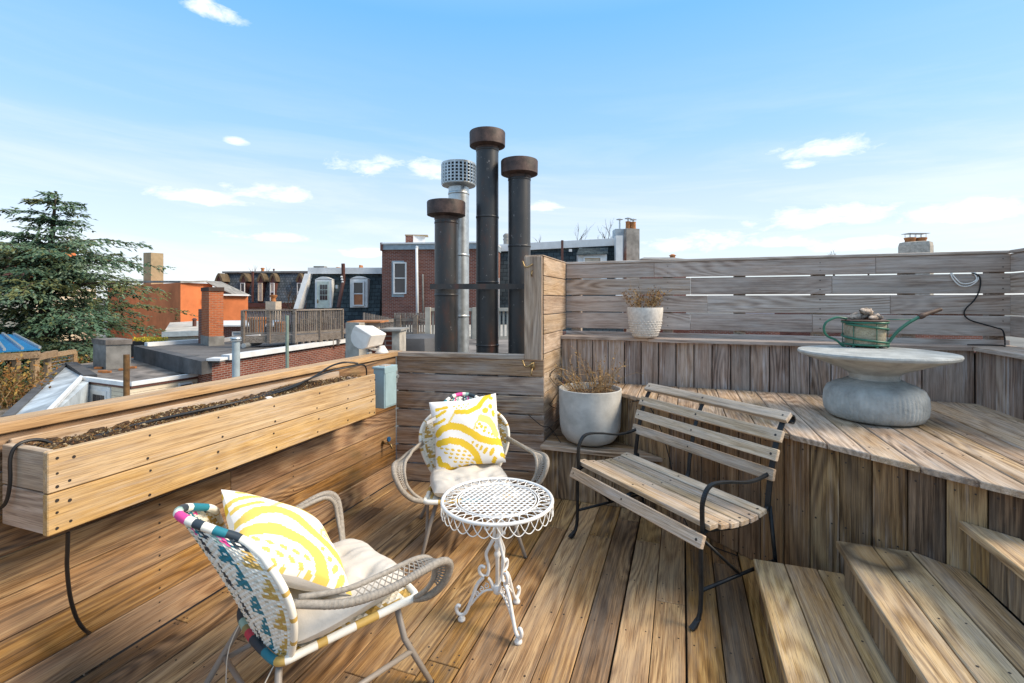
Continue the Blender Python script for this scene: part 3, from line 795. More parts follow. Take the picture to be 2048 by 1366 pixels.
def _seg(p, a, c_):
    vx, vy = c_[0] - a[0], c_[1] - a[1]; L2 = vx * vx + vy * vy
    t = max(0, min(1, ((p[0] - a[0]) * vx + (p[1] - a[1]) * vy) / L2)) if L2 else 0
    return math.hypot(p[0] - a[0] - t * vx, p[1] - a[1] - t * vy)
def print_col(u, v):
    p = (u, v)
    for k, (pl, w) in enumerate(STROKES):
        for a, c_ in zip(pl, pl[1:]):
            if _seg(p, a, c_) < w: return (.80, .62, .20) if k in (8, 3, 9) else (.78, .52, .045)
    for (x, y, a, c_, r) in BLOBS:
        ca, sa = math.cos(r), math.sin(r); dx_, dy_ = u - x, v - y
        if ((dx_ * ca + dy_ * sa) / a) ** 2 + ((-dx_ * sa + dy_ * ca) / c_) ** 2 < 1: return (.76, .51, .06)
    return (.84, .81, .77)
def pale(c_): return tuple(x * .88 + y * .12 for x, y in zip(c_, (.84, .81, .77)))
def pillow_mesh(w=.228, h=.088, n=84, flip=False):
    b = MB(); g = []
    for side in (1, -1):
        for j in range(n + 1):
            for i in range(n + 1):
                u, v = i / n * 2 - 1, j / n * 2 - 1
                e = max(0, 1 - u * u) * max(0, 1 - v * v)
                pin = 1 - .10 * (1 - abs(u * v) ** .8) * max(abs(u), abs(v)) ** 3
                z = h * e ** .48 * (1 + .06 * math.sin(5 * u + 3 * v))
                g.append((u * w * pin, v * w * pin, side * z))
    N = (n + 1) ** 2; b.v = g
    for side in (0, 1):
        for j in range(n):
            for i in range(n):
                a = j * (n + 1) + i
                uu, vv = (i + .5) / n, (j + .5) / n
                if side == 0: b.f.append((a, a + 1, a + n + 2, a + n + 1)); c_ = print_col(uu, vv) if not flip else pale(print_col(.02 + .80 * (1 - vv), .15 + .80 * uu))
                else: b.f.append((N + a, N + a + n + 1, N + a + n + 2, N + a + 1)); c_ = print_col(1 - uu, vv) if not flip else print_col(vv, 1 - uu)
                b.m.append(0); b.c.append(c_)
    return b
def orient(loc, xax, yax):
    X = Vector(xax).normalized(); Z = X.cross(Vector(yax)).normalized(); Y = Z.cross(X)
    return Matrix(((X.x, Y.x, Z.x, loc[0]), (X.y, Y.y, Z.y, loc[1]), (X.z, Y.z, Z.z, loc[2]), (0, 0, 0, 1)))
def chair_frame(c, fwd):
    f = Vector((fwd[0], fwd[1], 0)).normalized(); r = Vector((f.y, -f.x, 0)); return Vector((c[0], c[1], 0)), r, f
CH1 = ((-.275, 3.03), (.182, -.983)); CH2 = ((-.742, 1.868), (.683, .73))
ch1 = make_chair('woven armchair facing the camera behind the white iron table', 'woven armchairs')
c0, r0, f0 = chair_frame(*CH1); ch1.location = c0; ch1.rotation_euler = (0, 0, math.atan2(r0.y, r0.x))
ch2 = copy_tree(ch1); c2, r2, f2 = chair_frame(*CH2); ch2.location = c2; ch2.rotation_euler = (0, 0, math.atan2(r2.y, r2.x))
ch2['label'] = 'woven armchair seen from behind with patterned back beside the planter wall'
def seat_cushion(c, r, f, label, seed):
    o = cushion_mesh(.235, .050, seed).build('seat_cushion', M['cushion'], None, smooth=True)
    o.matrix_world = orient(c + f * .03 + UP * .385, r, (f + UP * .05)); tag(o, label, 'cushion', 'beige seat cushions'); return o
seat_cushion(c0, r0, f0, 'beige tufted seat cushion on the armchair facing the camera', 1)
seat_cushion(c2, r2, f2, 'beige tufted seat cushion on the armchair seen from behind', 2)
def pillow(loc, x, y, label, flip=False):
    o = pillow_mesh(flip=flip).build('throw_pillow', M['print'], None, smooth=True); o.matrix_world = orient(loc, x, y)
    tag(o, label, 'pillow', 'yellow and white pillows'); return o
lean = (UP * .93 - f0 * .37)
# seen from its front the pillow's right-hand side is -r
p1_ = pillow(c0 - f0 * .155 + UP * .625 - r0 * .005, -r0 + UP * .10, lean, 'white pillow with yellow brush strokes facing the camera')
b = MB(); q = c0 - f0 * .135 + UP * .72 + r0 * .20
b.hexa([q, q + r0 * .055 - UP * .03, q + r0 * .055 - UP * .03 + f0 * .002, q + f0 * .002], [q + UP * .022, q + r0 * .06 - UP * .008, q + r0 * .06 - UP * .008 + f0 * .002, q + UP * .022 + f0 * .002])
b.build('care_tag', M['white_plastic'], p1_)
n2_ = (f2 * .54 + UP * .80 + r2 * .26).normalized(); y2_ = (UP * .72 - f2 * .62 - r2 * .10); y2_ = (y2_ - n2_ * y2_.dot(n2_)).normalized(); x2_ = y2_.cross(n2_)
ang = R(8); x2_, y2_ = x2_ * math.cos(ang) + y2_ * math.sin(ang), y2_ * math.cos(ang) - x2_ * math.sin(ang)
pillow(c2 - f2 * .128 + UP * .600 - r2 * .025, x2_, y2_, 'white pillow with yellow brush strokes slumped against the patterned chair back', True)

# ================================================================ white iron side table
tb_c = Vector((-.068, 2.236, 0)); TZ = .572; TR = .255
tbl = empty('side_table', tb_c, 0, 'round white wrought iron side table with pierced top and tripod foot', 'table'); LOCAL.append(tbl)
b = MB(); ring = [(TR * math.cos(a), TR * math.sin(a), TZ) for a in np.linspace(0, 2 * math.pi, 73)[:-1]]
b.tube(ring, .0085, 8, closed=True); top = b.build('top_ring', M['white_iron'], tbl, smooth=True)
b = MB(); RI = .192
for rr in (RI, RI - .012): b.tube([(rr * math.cos(a), rr * math.sin(a), TZ + .001) for a in np.linspace(0, 2 * math.pi, 61)[:-1]], .0032, 6, closed=True)
b.build('inner_ring', M['white_iron'], tbl, smooth=True)
b = MB(); sp = .0275; rc_ = sp * .62
for j in range(-8, 9):
    for i in range(-9, 10):
        x, y = (i + .5 * (j % 2)) * sp, j * sp * .866
        if math.hypot(x, y) < RI - .012 - rc_ * .4:
            pts = [(x + rc_ * math.cos(a), y + rc_ * math.sin(a), TZ) for a in np.linspace(0, 2 * math.pi, 15)[:-1]]
            pts = [p for p in pts if math.hypot(p[0], p[1]) < RI - .011]
            if len(pts) > 4: b.tube(pts, .0026, 4, closed=len(pts) == 14)
lat = b.build('lattice', M['white_iron'], tbl, smooth=True); lat['kind'] = 'stuff'
loopm = None
for k in range(32):
    a = 2 * math.pi * k / 32
    if loopm is None:
        b = MB(); ha = 2 * math.pi / 32 * .92; pts = []
        for t in np.linspace(0, 1, 15):
            th = -ha + 2 * ha * t; dip = math.sin(t * math.pi) ** .8
            pts.append((TR * math.cos(th) + .004, TR * math.sin(th), TZ - .006 - .050 * dip))
        b.tube(pts, .0024, 5)
        for t0_, t1_ in ((0, 1),):
            pts = []
            for t in np.linspace(0, 1, 13):
                th = -ha + 2 * ha * t; dip = math.sin(t * math.pi) ** .7
                pts.append(((TR - .002 - (TR - RI - .004) * dip) * math.cos(th), (TR - .002 - (TR - RI - .004) * dip) * math.sin(th), TZ + .001))
            b.tube(pts, .0024, 5)
        loopm = b.mesh('loop', M['white_iron'], True)
    o = bpy.data.objects.new('loop', loopm); COL.objects.link(o); o.parent = tbl; o.rotation_euler = (0, 0, a)
b = MB()   # central stem with turned finial and hub
b.lathe([(.006, .14), (.0095, .142), (.0095, .30), (.013, .305), (.017, .315), (.013, .327), (.010, .333), (.015, .345), (.018, .356), (.013, .368), (.0105, .372), (.014, .38), (.012, .39), (.006, .40), (.004, .41)], n=14)
b.lathe([(.016, .135), (.020, .14), (.020, .165), (.014, .175)], n=14)
b.build('finial', M['white_iron'], tbl, smooth=True)
b = MB(); b.lathe([(.011, .485), (.024, .49), (.024, .505), (.012, .512)], n=14)
for k in range(3):
    a = R(90 + 120 * k); b.bar((0, 0, TZ - .008), (TR * math.cos(a), TR * math.sin(a), TZ - .008), .012, .004)
b.build('top_bracket', M['white_iron'], tbl)
def spiral(cx_, cz_, r0_, a0_, turns, d, n=16):
    return [(cx_ + r0_ * (1 - .75 * t) * math.cos(a0_ + d * turns * 2 * math.pi * t), cz_ + r0_ * (1 - .75 * t) * math.sin(a0_ + d * turns * 2 * math.pi * t)) for t in np.linspace(0, 1, n)]
feet = [math.atan2(2.245 - 2.236, -.226 + .068), math.atan2(2.081 - 2.236, .039 + .068), math.atan2(2.388 - 2.236, .03 + .068)]
for k, a in enumerate(feet):
    D = Vector((math.cos(a), math.sin(a), 0))
    def Q(r, z): return D * r + UP * z
    b = MB()   # lower arched leg
    path = [(.018, .155), (.035, .195), (.062, .205), (.095, .17), (.122, .10), (.145, .045), (.165, .028), (.185, .035), (.193, .055), (.186, .070), (.174, .066)]
    b.tube(cr([Q(*p) for p in path], 5), .0085, 8); leg = b.build('leg', M['white_iron'], tbl, smooth=True)
    b = MB(); b.tube(cr([Q(.020, .150), Q(.055, .145), Q(.09, .118), Q(.125, .075)], 5), .0055, 6)
    for (cx_, cz_, r_) in ((.052, .166, .014), (.075, .150, .013), (.096, .128, .012)):
        b.tube([Q(*p) for p in spiral(cx_, cz_, r_, R(70), 1.15, 1)], .0028, 5)
    b.build('scroll_filigree', M['white_iron'], leg, smooth=True)
    b = MB(); b.lathe([(.014, 0), (.0175, .003), (.0175, .012), (.012, .017), (.013, .021), (.008, .026)], c=Q(.168, 0), n=14); b.build('foot_pad', M['white_iron'], leg, smooth=True)
    b = MB(); b.lathe([(.0105, .197), (.0115, .2), (.0115, .212), (.0105, .215)], c=Q(.052, 0), n=10); b.build('rusty_collar', M['rust'], leg)
    b = MB()   # upper bow: rises from the leg, swells, runs up to the top
    up = [(.085, .232), (.083, .250), (.068, .258), (.052, .245), (.053, .222), (.078, .228)]
    b.tube(cr([Q(.058, .252), Q(.075, .258), Q(.085, .243), Q(.079, .222), Q(.058, .21), Q(.072, .235) if False else Q(.045, .222), Q(.040, .255), Q(.050, .295), Q(.052, .32), Q(.035, .355), Q(.018, .39), Q(.0135, .43), Q(.0135, .50), Q(.012, .545)], 5), .0078, 8)
    bow = b.build('bow', M['white_iron'], tbl, smooth=True)
    b = MB(); b.tube(cr([Q(.15, TZ - .012), Q(.11, TZ - .03), Q(.075, TZ - .075), Q(.045, TZ - .10), Q(.035, TZ - .125), Q(.045, TZ - .145), Q(.058, TZ - .138), Q(.055, TZ - .125)], 5), .0052, 7); b.build('top_scroll', M['white_iron'], bow, smooth=True)

# ================================================================ slatted garden bench
BO = Vector((.415, 3.045, 0)); BU = Vector((.474, -.8805, 0)); BV = Vector((.8805, .474, 0)); BL = .955
bench = empty('garden_bench', BO, 0, 'garden bench of weathered wood slats on black iron frame', 'bench')
def bp(u, v, z): return BO + BU * u + BV * v + UP * z
prof = [(-.012, .395), (.010, .425), (.05, .438), (.10, .428), (.20, .412), (.32, .410), (.42, .425), (.475, .455)]
for s_, u in enumerate((.0, BL)):
    b = MB(); b.tube(cr([bp(u, -.055, .006), bp(u, -.03, .02), bp(u, -.006, .075), bp(u, .0, .16), bp(u, .0, .30), bp(u, .004, .39), bp(u, .03, .432), bp(u, .10, .426), bp(u, .22, .408), bp(u, .34, .407), bp(u, .45, .43), bp(u, .50, .455)], 6), .0105, 8)
    fr = b.build('side_frame', M['iron'], bench, smooth=True)
    b = MB(); b.bar(bp(u, -.065, .010), bp(u, -.012, .045), .024, .006); b.build('foot', M['iron'], fr)
    b = MB(); b.tube([bp(u, .565, .0), bp(u, .545, .2), bp(u, .505, .45)], .0105, 8); b.build('rear_leg', M['iron'], fr, smooth=True)
    b = MB(); st = cr([bp(u, .485, .44), bp(u, .50, .55), bp(u, .53, .68), bp(u, .565, .78), bp(u, .61, .86), bp(u, .655, .895), bp(u, .69, .89), bp(u, .70, .868), bp(u, .685, .852), bp(u, .667, .86)], 5)
    for p, q in zip(st, st[1:]): b.bar(p, q, .028, .008, up=BU.cross((q - p).normalized()))
    b.build('back_stile', M['iron'], fr)
    b = MB(); ap = cr([bp(u, .015, .41), bp(u, .008, .50), bp(u, .012, .57), bp(u, .045, .625), bp(u, .10, .640), bp(u, .20, .628), bp(u, .32, .605), bp(u, .42, .605), bp(u, .505, .62)], 6)
    for p, q in zip(ap, ap[1:]): b.bar(p, q, .024 if u == 0 else .02, .010, up=BU.cross((q - p).normalized()))
    b.build('armrest', M['iron'], fr)
    b = MB(); b.tube([bp(u, .002, .165), bp(u, .552, .165)], .0085, 8); b.build('stretcher', M['iron'], fr, smooth=True)
    b = MB(); b.tube([bp(u, .01, .40), bp(u, .27, .168)], .0075, 6); b.build('brace', M['iron'], fr, smooth=True)
u = BL * .47; b = MB()
mid = cr([bp(u, 0, .40), bp(u, .03, .425), bp(u, .12, .418), bp(u, .3, .40), bp(u, .47, .435), bp(u, .50, .55), bp(u, .53, .68), bp(u, .565, .78), bp(u, .61, .86), bp(u, .645, .885)], 5)
for p, q in zip(mid, mid[1:]): b.bar(p, q, .024, .006, up=BU.cross((q - p).normalized()))
b.build('centre_strap', M['iron'], bench)
ext = .03
def slat(v, z, tilt, w=.060, t=.026, e0=ext, e1=ext):
    Yd = (BV * math.cos(tilt) + UP * math.sin(tilt)); o = bp(-e0, v, z) - Yd * w / 2
    n = BU.cross(Yd)
    o = o + n * t
    sl = board('slat', bench, M['bench_slat'], o, BU, BL + e0 + e1, Yd, w, t, .003, 0); return sl
bolts = []
for (v, z, tl) in ((-.008, .398, R(68)), (.052, .446, R(2)), (.125, .430, R(-6)), (.198, .419, R(-4)), (.271, .416, R(1)), (.344, .418, R(6)), (.412, .432, R(12))):
    slat(v, z, tl)
    n = BU.cross(BV * math.cos(tl) + UP * math.sin(tl))
    for u in (0, BL * .47, BL): bolts.append((bp(u, v, z) + n * .0265, n))
for (v, z, tl) in ((.512, .615, R(76)), (.541, .708, R(70)), (.578, .795, R(62)), (.632, .882, R(38))):
    # back slats sit on the front of the stiles
    Yd = (BV * math.cos(tl) + UP * math.sin(tl)); n = BU.cross(Yd)
    slat(v - .004, z, tl, .060)
    for u in (0, BL * .47, BL): bolts.append((bp(u, v - .004, z) + n * .0265, n))
screws('bolts', bench, bolts, .006)

# ================================================================ concrete pedestal table, pots
M['concrete'] = plain('concrete', (.42, .43, .41), .88, 0, .20, 11, .6, .3, 9)
tcx = Vector((2.175, 2.885, PZ))
ct = empty('concrete_table', tcx, 0, 'round concrete pedestal table with fluted drum base on the platform', 'table'); LOCAL.append(ct)
b = MB()
b.lathe([(.10, .0), (.205, .003), (.235, .016), (.254, .05), (.259, .10), (.254, .15), (.238, .185), (.205, .207), (.165, .222), (.135, .238)], n=384,
        fr=lambda r, z, a: r * (1 + .011 * (1 if .01 < z < .19 else .45) * (abs(math.cos(32 * a)) - .5)))
b.build('fluted_base', M['concrete'], ct, auto=60)
b = MB(); b.lathe([(.128, .234), (.122, .252), (.128, .27), (.165, .292), (.23, .318), (.30, .345), (.36, .366), (.392, .380), (.397, .392), (.393, .401), (.37, .404), (.15, .4045)], n=96)
b.build('dish_top', M['concrete'], ct, auto=40)

M['fibreclay'] = plain('fibreclay', (.50, .49, .455), .8, 0, .20, 6, .2, .3, 7)
M['speckle'] = plain('cream_glaze', (.66, .62, .56), .55, 0, .14, 40, .1)
M['soil'] = plain('potting_soil', (.10, .06, .034), .95, 0, .5, 60, .8)
M['twig'] = plain('dry_twig', (.31, .20, .095), .9, 0, .35, 30)
M['dryleaf'] = colored('dry_leaf', .9, .1)
def pot_shell(prof_out, wall):
    pin = [(max(r - wall, .01), z) for (r, z) in prof_out[2:]][::-1]
    return prof_out + pin
def twigs(base, r, n, hmin, hmax, lean_, leaf, seed, thick=.0022, side=None):
    rd = random.Random(seed); b = MB(); lb = MB()
    for i in range(n):
        a = rd.uniform(0, 2 * math.pi); rr = r * math.sqrt(rd.random()); p = Vector(base) + Vector((rr * math.cos(a), rr * math.sin(a), -.01))
        d = Vector((math.cos(a) * rd.uniform(.1, 1) * lean_, math.sin(a) * rd.uniform(.1, 1) * lean_, 1)) + (Vector(side) * rd.random() if side else Vector())
        d.normalize(); h = rd.uniform(hmin, hmax); pts = [p]; nseg = 5
        for k in range(nseg):
            d = (d + Vector((rd.uniform(-.22, .22), rd.uniform(-.22, .22), rd.uniform(-.2, .08)))).normalized(); pts.append(pts[-1] + d * h / nseg)
        b.tube(pts, [thick * (1 - .7 * k / nseg) for k in range(nseg + 1)], 4)
        for k in range(2, nseg + 1):
            for _ in range(leaf if rd.random() < .8 else 0):
                q = pts[k] + Vector([rd.uniform(-.02, .02) for _ in range(3)]); s = rd.uniform(.006, .016)
                X = Vector([rd.uniform(-1, 1) for _ in range(3)]).normalized(); Yv = X.orthogonal().normalized()
                c_ = rd.choice([(.16, .085, .035), (.24, .14, .06), (.12, .07, .035), (.30, .2, .09)])
                lb.add([q - X * s, q - Yv * s * .5, q + X * s, q + Yv * s * .5 + X.cross(Yv) * s * .4], [(0, 1, 2), (0, 2, 3)], 0, c_)
            if rd.random() < .6:
                e_ = pts[k] + (d + Vector([rd.uniform(-.9, .9) for _ in range(3)])).normalized() * h * .22
                b.tube([pts[k], e_], thick * .45, 3)
    return b, lb
bpt = fl(1180, 884, CZ); bpt.z = CZ
bigpot = empty('large_pot', bpt, 0, 'large round bottomed pale clay pot of dry stalks on corner seat', 'pot'); LOCAL.append(bigpot)
b = MB(); b.lathe([(.06, 0), (.13, .004), (.185, .03), (.218, .075), (.232, .14), (.237, .24), (.240, .40), (.240, .418), (.232, .422), (.226, .418), (.222, .36)], n=56); b.build('body', M['fibreclay'], bigpot, auto=50)
b = MB(); b.lathe([(.05, .34), (.223, .345), (.215, .372), (.10, .385), (.03, .388)], n=40); b.build('soil', M['soil'], bigpot, auto=50)
tw, lv = twigs((0, 0, .385),   .17, 78, .14, .34, .95, 1, 5, .0028, side=(-.45, -.1, 0))
o = tw.build('dry_stalks', M['twig'], bigpot); o['kind'] = 'stuff'
o = lv.build('dry_leaves', M['dryleaf'], bigpot); o['kind'] = 'stuff'
spt = dk(LA + .055, -.50, LZ); spt = px(1290, 668, 4.02); spt.z = LZ + .001
smallpot = empty('small_pot', spt, 0, 'small cream pot with dotted lower half and withered herb on ledge', 'pot'); LOCAL.append(smallpot)
b = MB(); b.lathe([(.05, 0), (.085, .002), (.098, .012), (.118, .06), (.133, .12), (.143, .19), (.147, .245), (.145, .252), (.138, .252), (.135, .24), (.13, .2)], n=48); b.build('body', M['speckle'], smallpot, auto=50)
b = MB()
for rz in range(7):
    z = .022 + rz * .0195; r_ = np.interp(z, [.012, .06, .12, .19], [.098, .118, .133, .143])
    for k in range(30):
        a = 2 * math.pi * (k + .5 * (rz % 2)) / 30; c_ = Vector((r_ * math.cos(a), r_ * math.sin(a), z)); D = Vector((math.cos(a), math.sin(a), 0)); T = Vector((-math.sin(a), math.cos(a), 0)); s = .0085
        b.add([c_ - T * s, c_ - UP * s, c_ + T * s, c_ + UP * s, c_ + D * .0065], [(0, 1, 4), (1, 2, 4), (2, 3, 4), (3, 0, 4)])
o = b.build('raised_dots', M['speckle'], smallpot); o['kind'] = 'stuff'
b = MB(); b.lathe([(.03, .215), (.131, .22), (.10, .236), (.02, .24)], n=32); b.build('soil', M['soil'], smallpot, auto=50)
tw, lv = twigs((0, 0, .235), .10, 46, .10, .24, .7, 3, 11, .0018)
o = tw.build('dry_stalks', M['twig'], smallpot); o['kind'] = 'stuff'
o = lv.build('dry_leaves', M['dryleaf'], smallpot); o['kind'] = 'stuff'

# ================================================================ watering can of green tube on the concrete table
M['green'] = plain('green_enamel', (.035, .15, .095), .4, 0, .2, 20)
M['drum'] = wood('can_drum_wood', (.2, .15, .09), (.38, .32, .21), (.5, .44, .32), grey_amt=.3, var=.05)
M['rose'] = plain('brown_spout_end', (.11, .065, .045), .6, 0, .25, 30)
M['shell'] = plain('weathered_shell', (.38, .31, .25), .85, 0, .7, 38, .8)
wz = PZ + .406; wp = Vector((2.30, 3.13, wz))
wc = empty('watering_can', wp, 0, 'green tube watering can ornament with long spout and shells on top', 'watering can')
def wq(x, y): return px(x, y, 3.13)
b = MB(); b.lathe([(.02, .012), (.108, .014), (.116, .165), (.11, .168), (.02, .165)], c=wp, n=24); b.build('drum', M['drum'], wc, auto=50)
b = MB(); b.lathe([(.128, .168), (.13, .172), (.12, .177), (.05, .178)], c=wp, n=30); b.build('rim_plate', M['rose'], wc, auto=50)
b = MB()
b.tube([wp + Vector((.124 * math.cos(a), .124 * math.sin(a), .160)) for a in np.linspace(0, 2 * math.pi, 37)[:-1]], .0065, 8, closed=True)
b.tube([wp + Vector((.124 * math.cos(a), .124 * math.sin(a), .018)) for a in np.linspace(0, 2 * math.pi, 37)[:-1]], .0065, 8, closed=True)
b.tube([wp + Vector(((.122 + .002 * t) * math.cos(t * 2 * math.pi * 1.5 + math.pi), (.124) * math.sin(t * 2 * math.pi * 1.5 + math.pi), .15 - .13 * t)) for t in np.linspace(0, 1, 50)], .007, 8)
b.build('coil', M['green'], wc, smooth=True)
for k in range(6):
    a = R(25 + 60 * k); D = Vector((math.cos(a), math.sin(a), 0)); b = MB(); b.tube([wp + D * .119 + UP * .012, wp + D * .119 + UP * .165], .0025, 5); u_ = b.build('upright', M['green'], wc, smooth=True)
    b = MB(); b.lathe([(.004, 0), (.009, .004), (.009, .011), (.004, .016)], c=wp + D * .119, n=10); b.build('ball_foot', M['green'], u_, smooth=True)
b = MB(); b.tube(cr([wq(1693, 637), wq(1672, 635), wq(1652, 645), wq(1648, 660), wq(1655, 672), wq(1672, 680), wq(1684, 690), wq(1690, 693)], 6), .0075, 8); b.build('handle', M['green'], wc, smooth=True)
b = MB(); b.tube(cr([wq(1770, 692), wq(1780, 681), wq(1795, 663), wq(1815, 647), wq(1838, 634)], 6), [.010] * 13 + [.0105] * 12, 8); b.tube([wq(1772, 639), wq(1828, 639)], .003, 5); sp_ = b.build('spout', M['green'], wc, smooth=True)
b = MB(); b.tube([wq(1837, 635), wq(1841, 633), wq(1845, 631), wq(1850, 629), wq(1880, 619), wq(1882, 618)], [.012, .019, .019, .014, .013, .011], 12); b.build('spout_rose', M['rose'], sp_, smooth=True)
rd = random.Random(3)
for i, (x, y, z, l, w_) in enumerate(((-.055, -.02, .196, .05, .026), (.055, -.02, .194, .05, .024), (-.03, .05, .196, .045, .024), (.045, .05, .196, .045, .023), (-.016, -.03, .226, .062, .027), (.03, .01, .23, .058, .024), (0, -.075, .19, .05, .02))):
    b = MB(); b.lathe([(.004, -l), (w_ * .55, -l * .7), (w_ * .95, -l * .2), (w_, l * .15), (w_ * .6, l * .7), (.006, l)], n=10, fr=lambda r, zz, a: r * (1 + .22 * math.sin(5 * a + zz * 90) + .1 * math.sin(2 * a + 1)))
    o = b.build('shell', M['shell'], wc, smooth=True, loc=(0, 0, 0)); o.matrix_parent_inverse = world_mat(wc).inverted()
    o.location = wp + Vector((x, y, z)); o.rotation_euler = (R(90) + rd.uniform(-.3, .3), rd.uniform(-.3, .3), rd.uniform(0, 3.1))
# ================================================================ planter box on the parapet
pf = -1.958; pb = WB + .03; pa0, pa1 = .972, 2.75; pz0, pz1 = .722, 1.002
pl = empty('planter_box', dk(pa0, pf, pz0), 0, 'long honey coloured plank planter box fixed to the parapet wall', 'planter')
hb = (pz1 - pz0) / 2
sc_pts = []
for r in range(2):
    board('front_board', pl, M['planter'], dk(pa0, pf, pz0 + r * hb + .001), DA, pa1 - pa0 + (.006 if r == 0 else 0), UP, hb - .004, .028, .003)
    board('end_board', pl, M['retwall'], dk(pa0 + .006, pb, pz0 + r * hb + .001), DB, pf - pb - .03, UP, hb - .004, .028, .003)  # duller wood than the front boards: the end's unlit tone is in the colour
    board('end_board', pl, M['fence'], dk(pa1 - .01, pf - .03, pz0 + r * hb + .001), -DB, pf - pb - .03, UP, hb - .03 * r, .026, .003)
    for aa in (pa0 + .025, pa0 + .06, pa0 + .31, pa0 + .62, pa0 + .93, pa0 + 1.24, pa0 + 1.5, pa1 - .05, pa1 - .018):
        for zz in ((.025, .105) if aa > pa0 + .03 else (.025, .065, .11)): sc_pts.append((dk(aa + random.uniform(-.015, .015) * (aa > pa0 + .03), pf + .001, pz0 + r * hb + zz + random.uniform(-.008, .008)), DB))
board('back_board', pl, M['planter_in'], dk(pa0 + .03, pb - .004, pz0 + .05), DA, pa1 - pa0 - .06, UP, pz1 - pz0 - .042, .018, .003)
b = MB(); b.box(dk((pa0 + pa1) / 2, (pf + pb) / 2, pz0 + .02), (pa1 - pa0 - .06, pf - pb - .06, .03), (DA, DB, UP)); b.build('bottom', M['wall'], pl)
screws('screws', pl, sc_pts, .005)
b = MB(); bw = MB()
b.box(dk(pa1 - .2, pf - .08, pz0 + .13), (.035, .05, .22), (DA, DB, UP)); b.build('cleat', M['planter'], pl)
# soil: lumpy surface with bits of mulch
rd = random.Random(4); nx, ny = 110, 16; b = MB(); g = []
for j in range(ny + 1):
    for i in range(nx + 1):
        a = pa0 + .035 + (pa1 - pa0 - .075) * i / nx; q = pb + .002 + (pf - .030 - pb) * j / ny
        z = pz1 - .022 + .012 * math.sin(a * 9) * math.sin(q * 31) + rd.uniform(-.011, .011) - .03 * max(0, (a - 2.5)) / .25
        if i > nx * .93: z -= .02
        g.append(dk(a, q, z))
b.add(g, [(j * (nx + 1) + i, j * (nx + 1) + i + 1, (j + 1) * (nx + 1) + i + 1, (j + 1) * (nx + 1) + i) for j in range(ny) for i in range(nx)])
so = b.build('soil', M['soil'], pl, smooth=True); so['kind'] = 'stuff'
b = MB()
for _ in range(5200):
    a = rd.uniform(pa0 + .05, pa1 - .06); q = rd.uniform(pb + .02, pf - .045); c_ = dk(a, q, pz1 - .015 + .012 * math.sin(a * 9) * math.sin(q * 31))
    X = Vector((rd.uniform(-1, 1), rd.uniform(-1, 1), rd.uniform(-.5, .6))).normalized(); Y_ = X.orthogonal().normalized(); s = rd.uniform(.003, .010)
    b.add([c_ - X * s, c_ + Y_ * s * .35, c_ + X * s, c_ - Y_ * s * .35 + UP * .003], [(0, 1, 2), (0, 2, 3)], 0, rd.choice([(.10, .06, .03), (.17, .10, .045), (.26, .17, .07), (.05, .03, .02), (.40, .32, .20), (.22, .12, .05), (.14, .07, .035)]))
mu = b.build('mulch', M['dryleaf'], so); mu['kind'] = 'stuff'
# drip line and hose pieces
def soil(a, q, dz=0): return dk(a, q, pz1 - .012 + dz)
b = MB()
b.tube(cr([soil(1.16, -2.06, .002), soil(1.35, -2.085, .004), soil(1.6, -2.10, .0), soil(1.85, -2.07, .006), soil(2.1, -2.075, .012), soil(2.35, -2.12, .04), soil(2.55, -2.16, .078), soil(2.7, -2.17, .085), soil(2.78, -2.12, .07)], 8), .0062, 8)
dl = b.build('drip_line', M['black_rubber']); tag(dl, 'thin black irrigation tube lying along the soil in the planter box', 'tube')
b = MB(); b.tube(cr([soil(1.9, -2.12, .0), soil(2.15, -2.10, .02), soil(2.45, -2.09, .06), soil(2.6, -2.05, .072), soil(2.72, -2.03, .07), dk(2.78, -2.05, 1.0), dk(2.79, -2.07, .93)], 8), .005, 8)
dl = b.build('drip_line', M['black_rubber']); tag(dl, 'second black tube arching over the far end of the planter soil', 'tube')
b = MB()
b.tube(cr([dk(1.10, -2.12, pz1 - .045), dk(1.04, -2.13, pz1 + .004), dk(.985, -2.135, pz1 + .008), dk(.962, -2.14, pz1 - .03), dk(.960, -2.14, pz1 - .12), dk(.957, -2.16, pz1 - .19), dk(.945, -2.2, pz1 - .22)], 8), .006, 8)
dl = b.build('planter_hose', M['black_rubber']); tag(dl, 'black hose hooked over the near end board of the planter box', 'hose')
b = MB()
hp = [on_b(136, 1066, -1.99), on_b(135, 1100, -2.02), on_b(134, 1130, -2.05), on_b(137, 1170, -2.08), on_b(143, 1205, -2.11), on_b(155, 1240, -2.14), on_b(172, 1262, -2.18)]
hp.append(fl(191, 1270, .008))
b.tube(cr(hp, 8), .0065, 8); dl = b.build('drain_hose', M['black_rubber']); tag(dl, 'black hose hanging from under the planter down to the floorboards', 'hose')

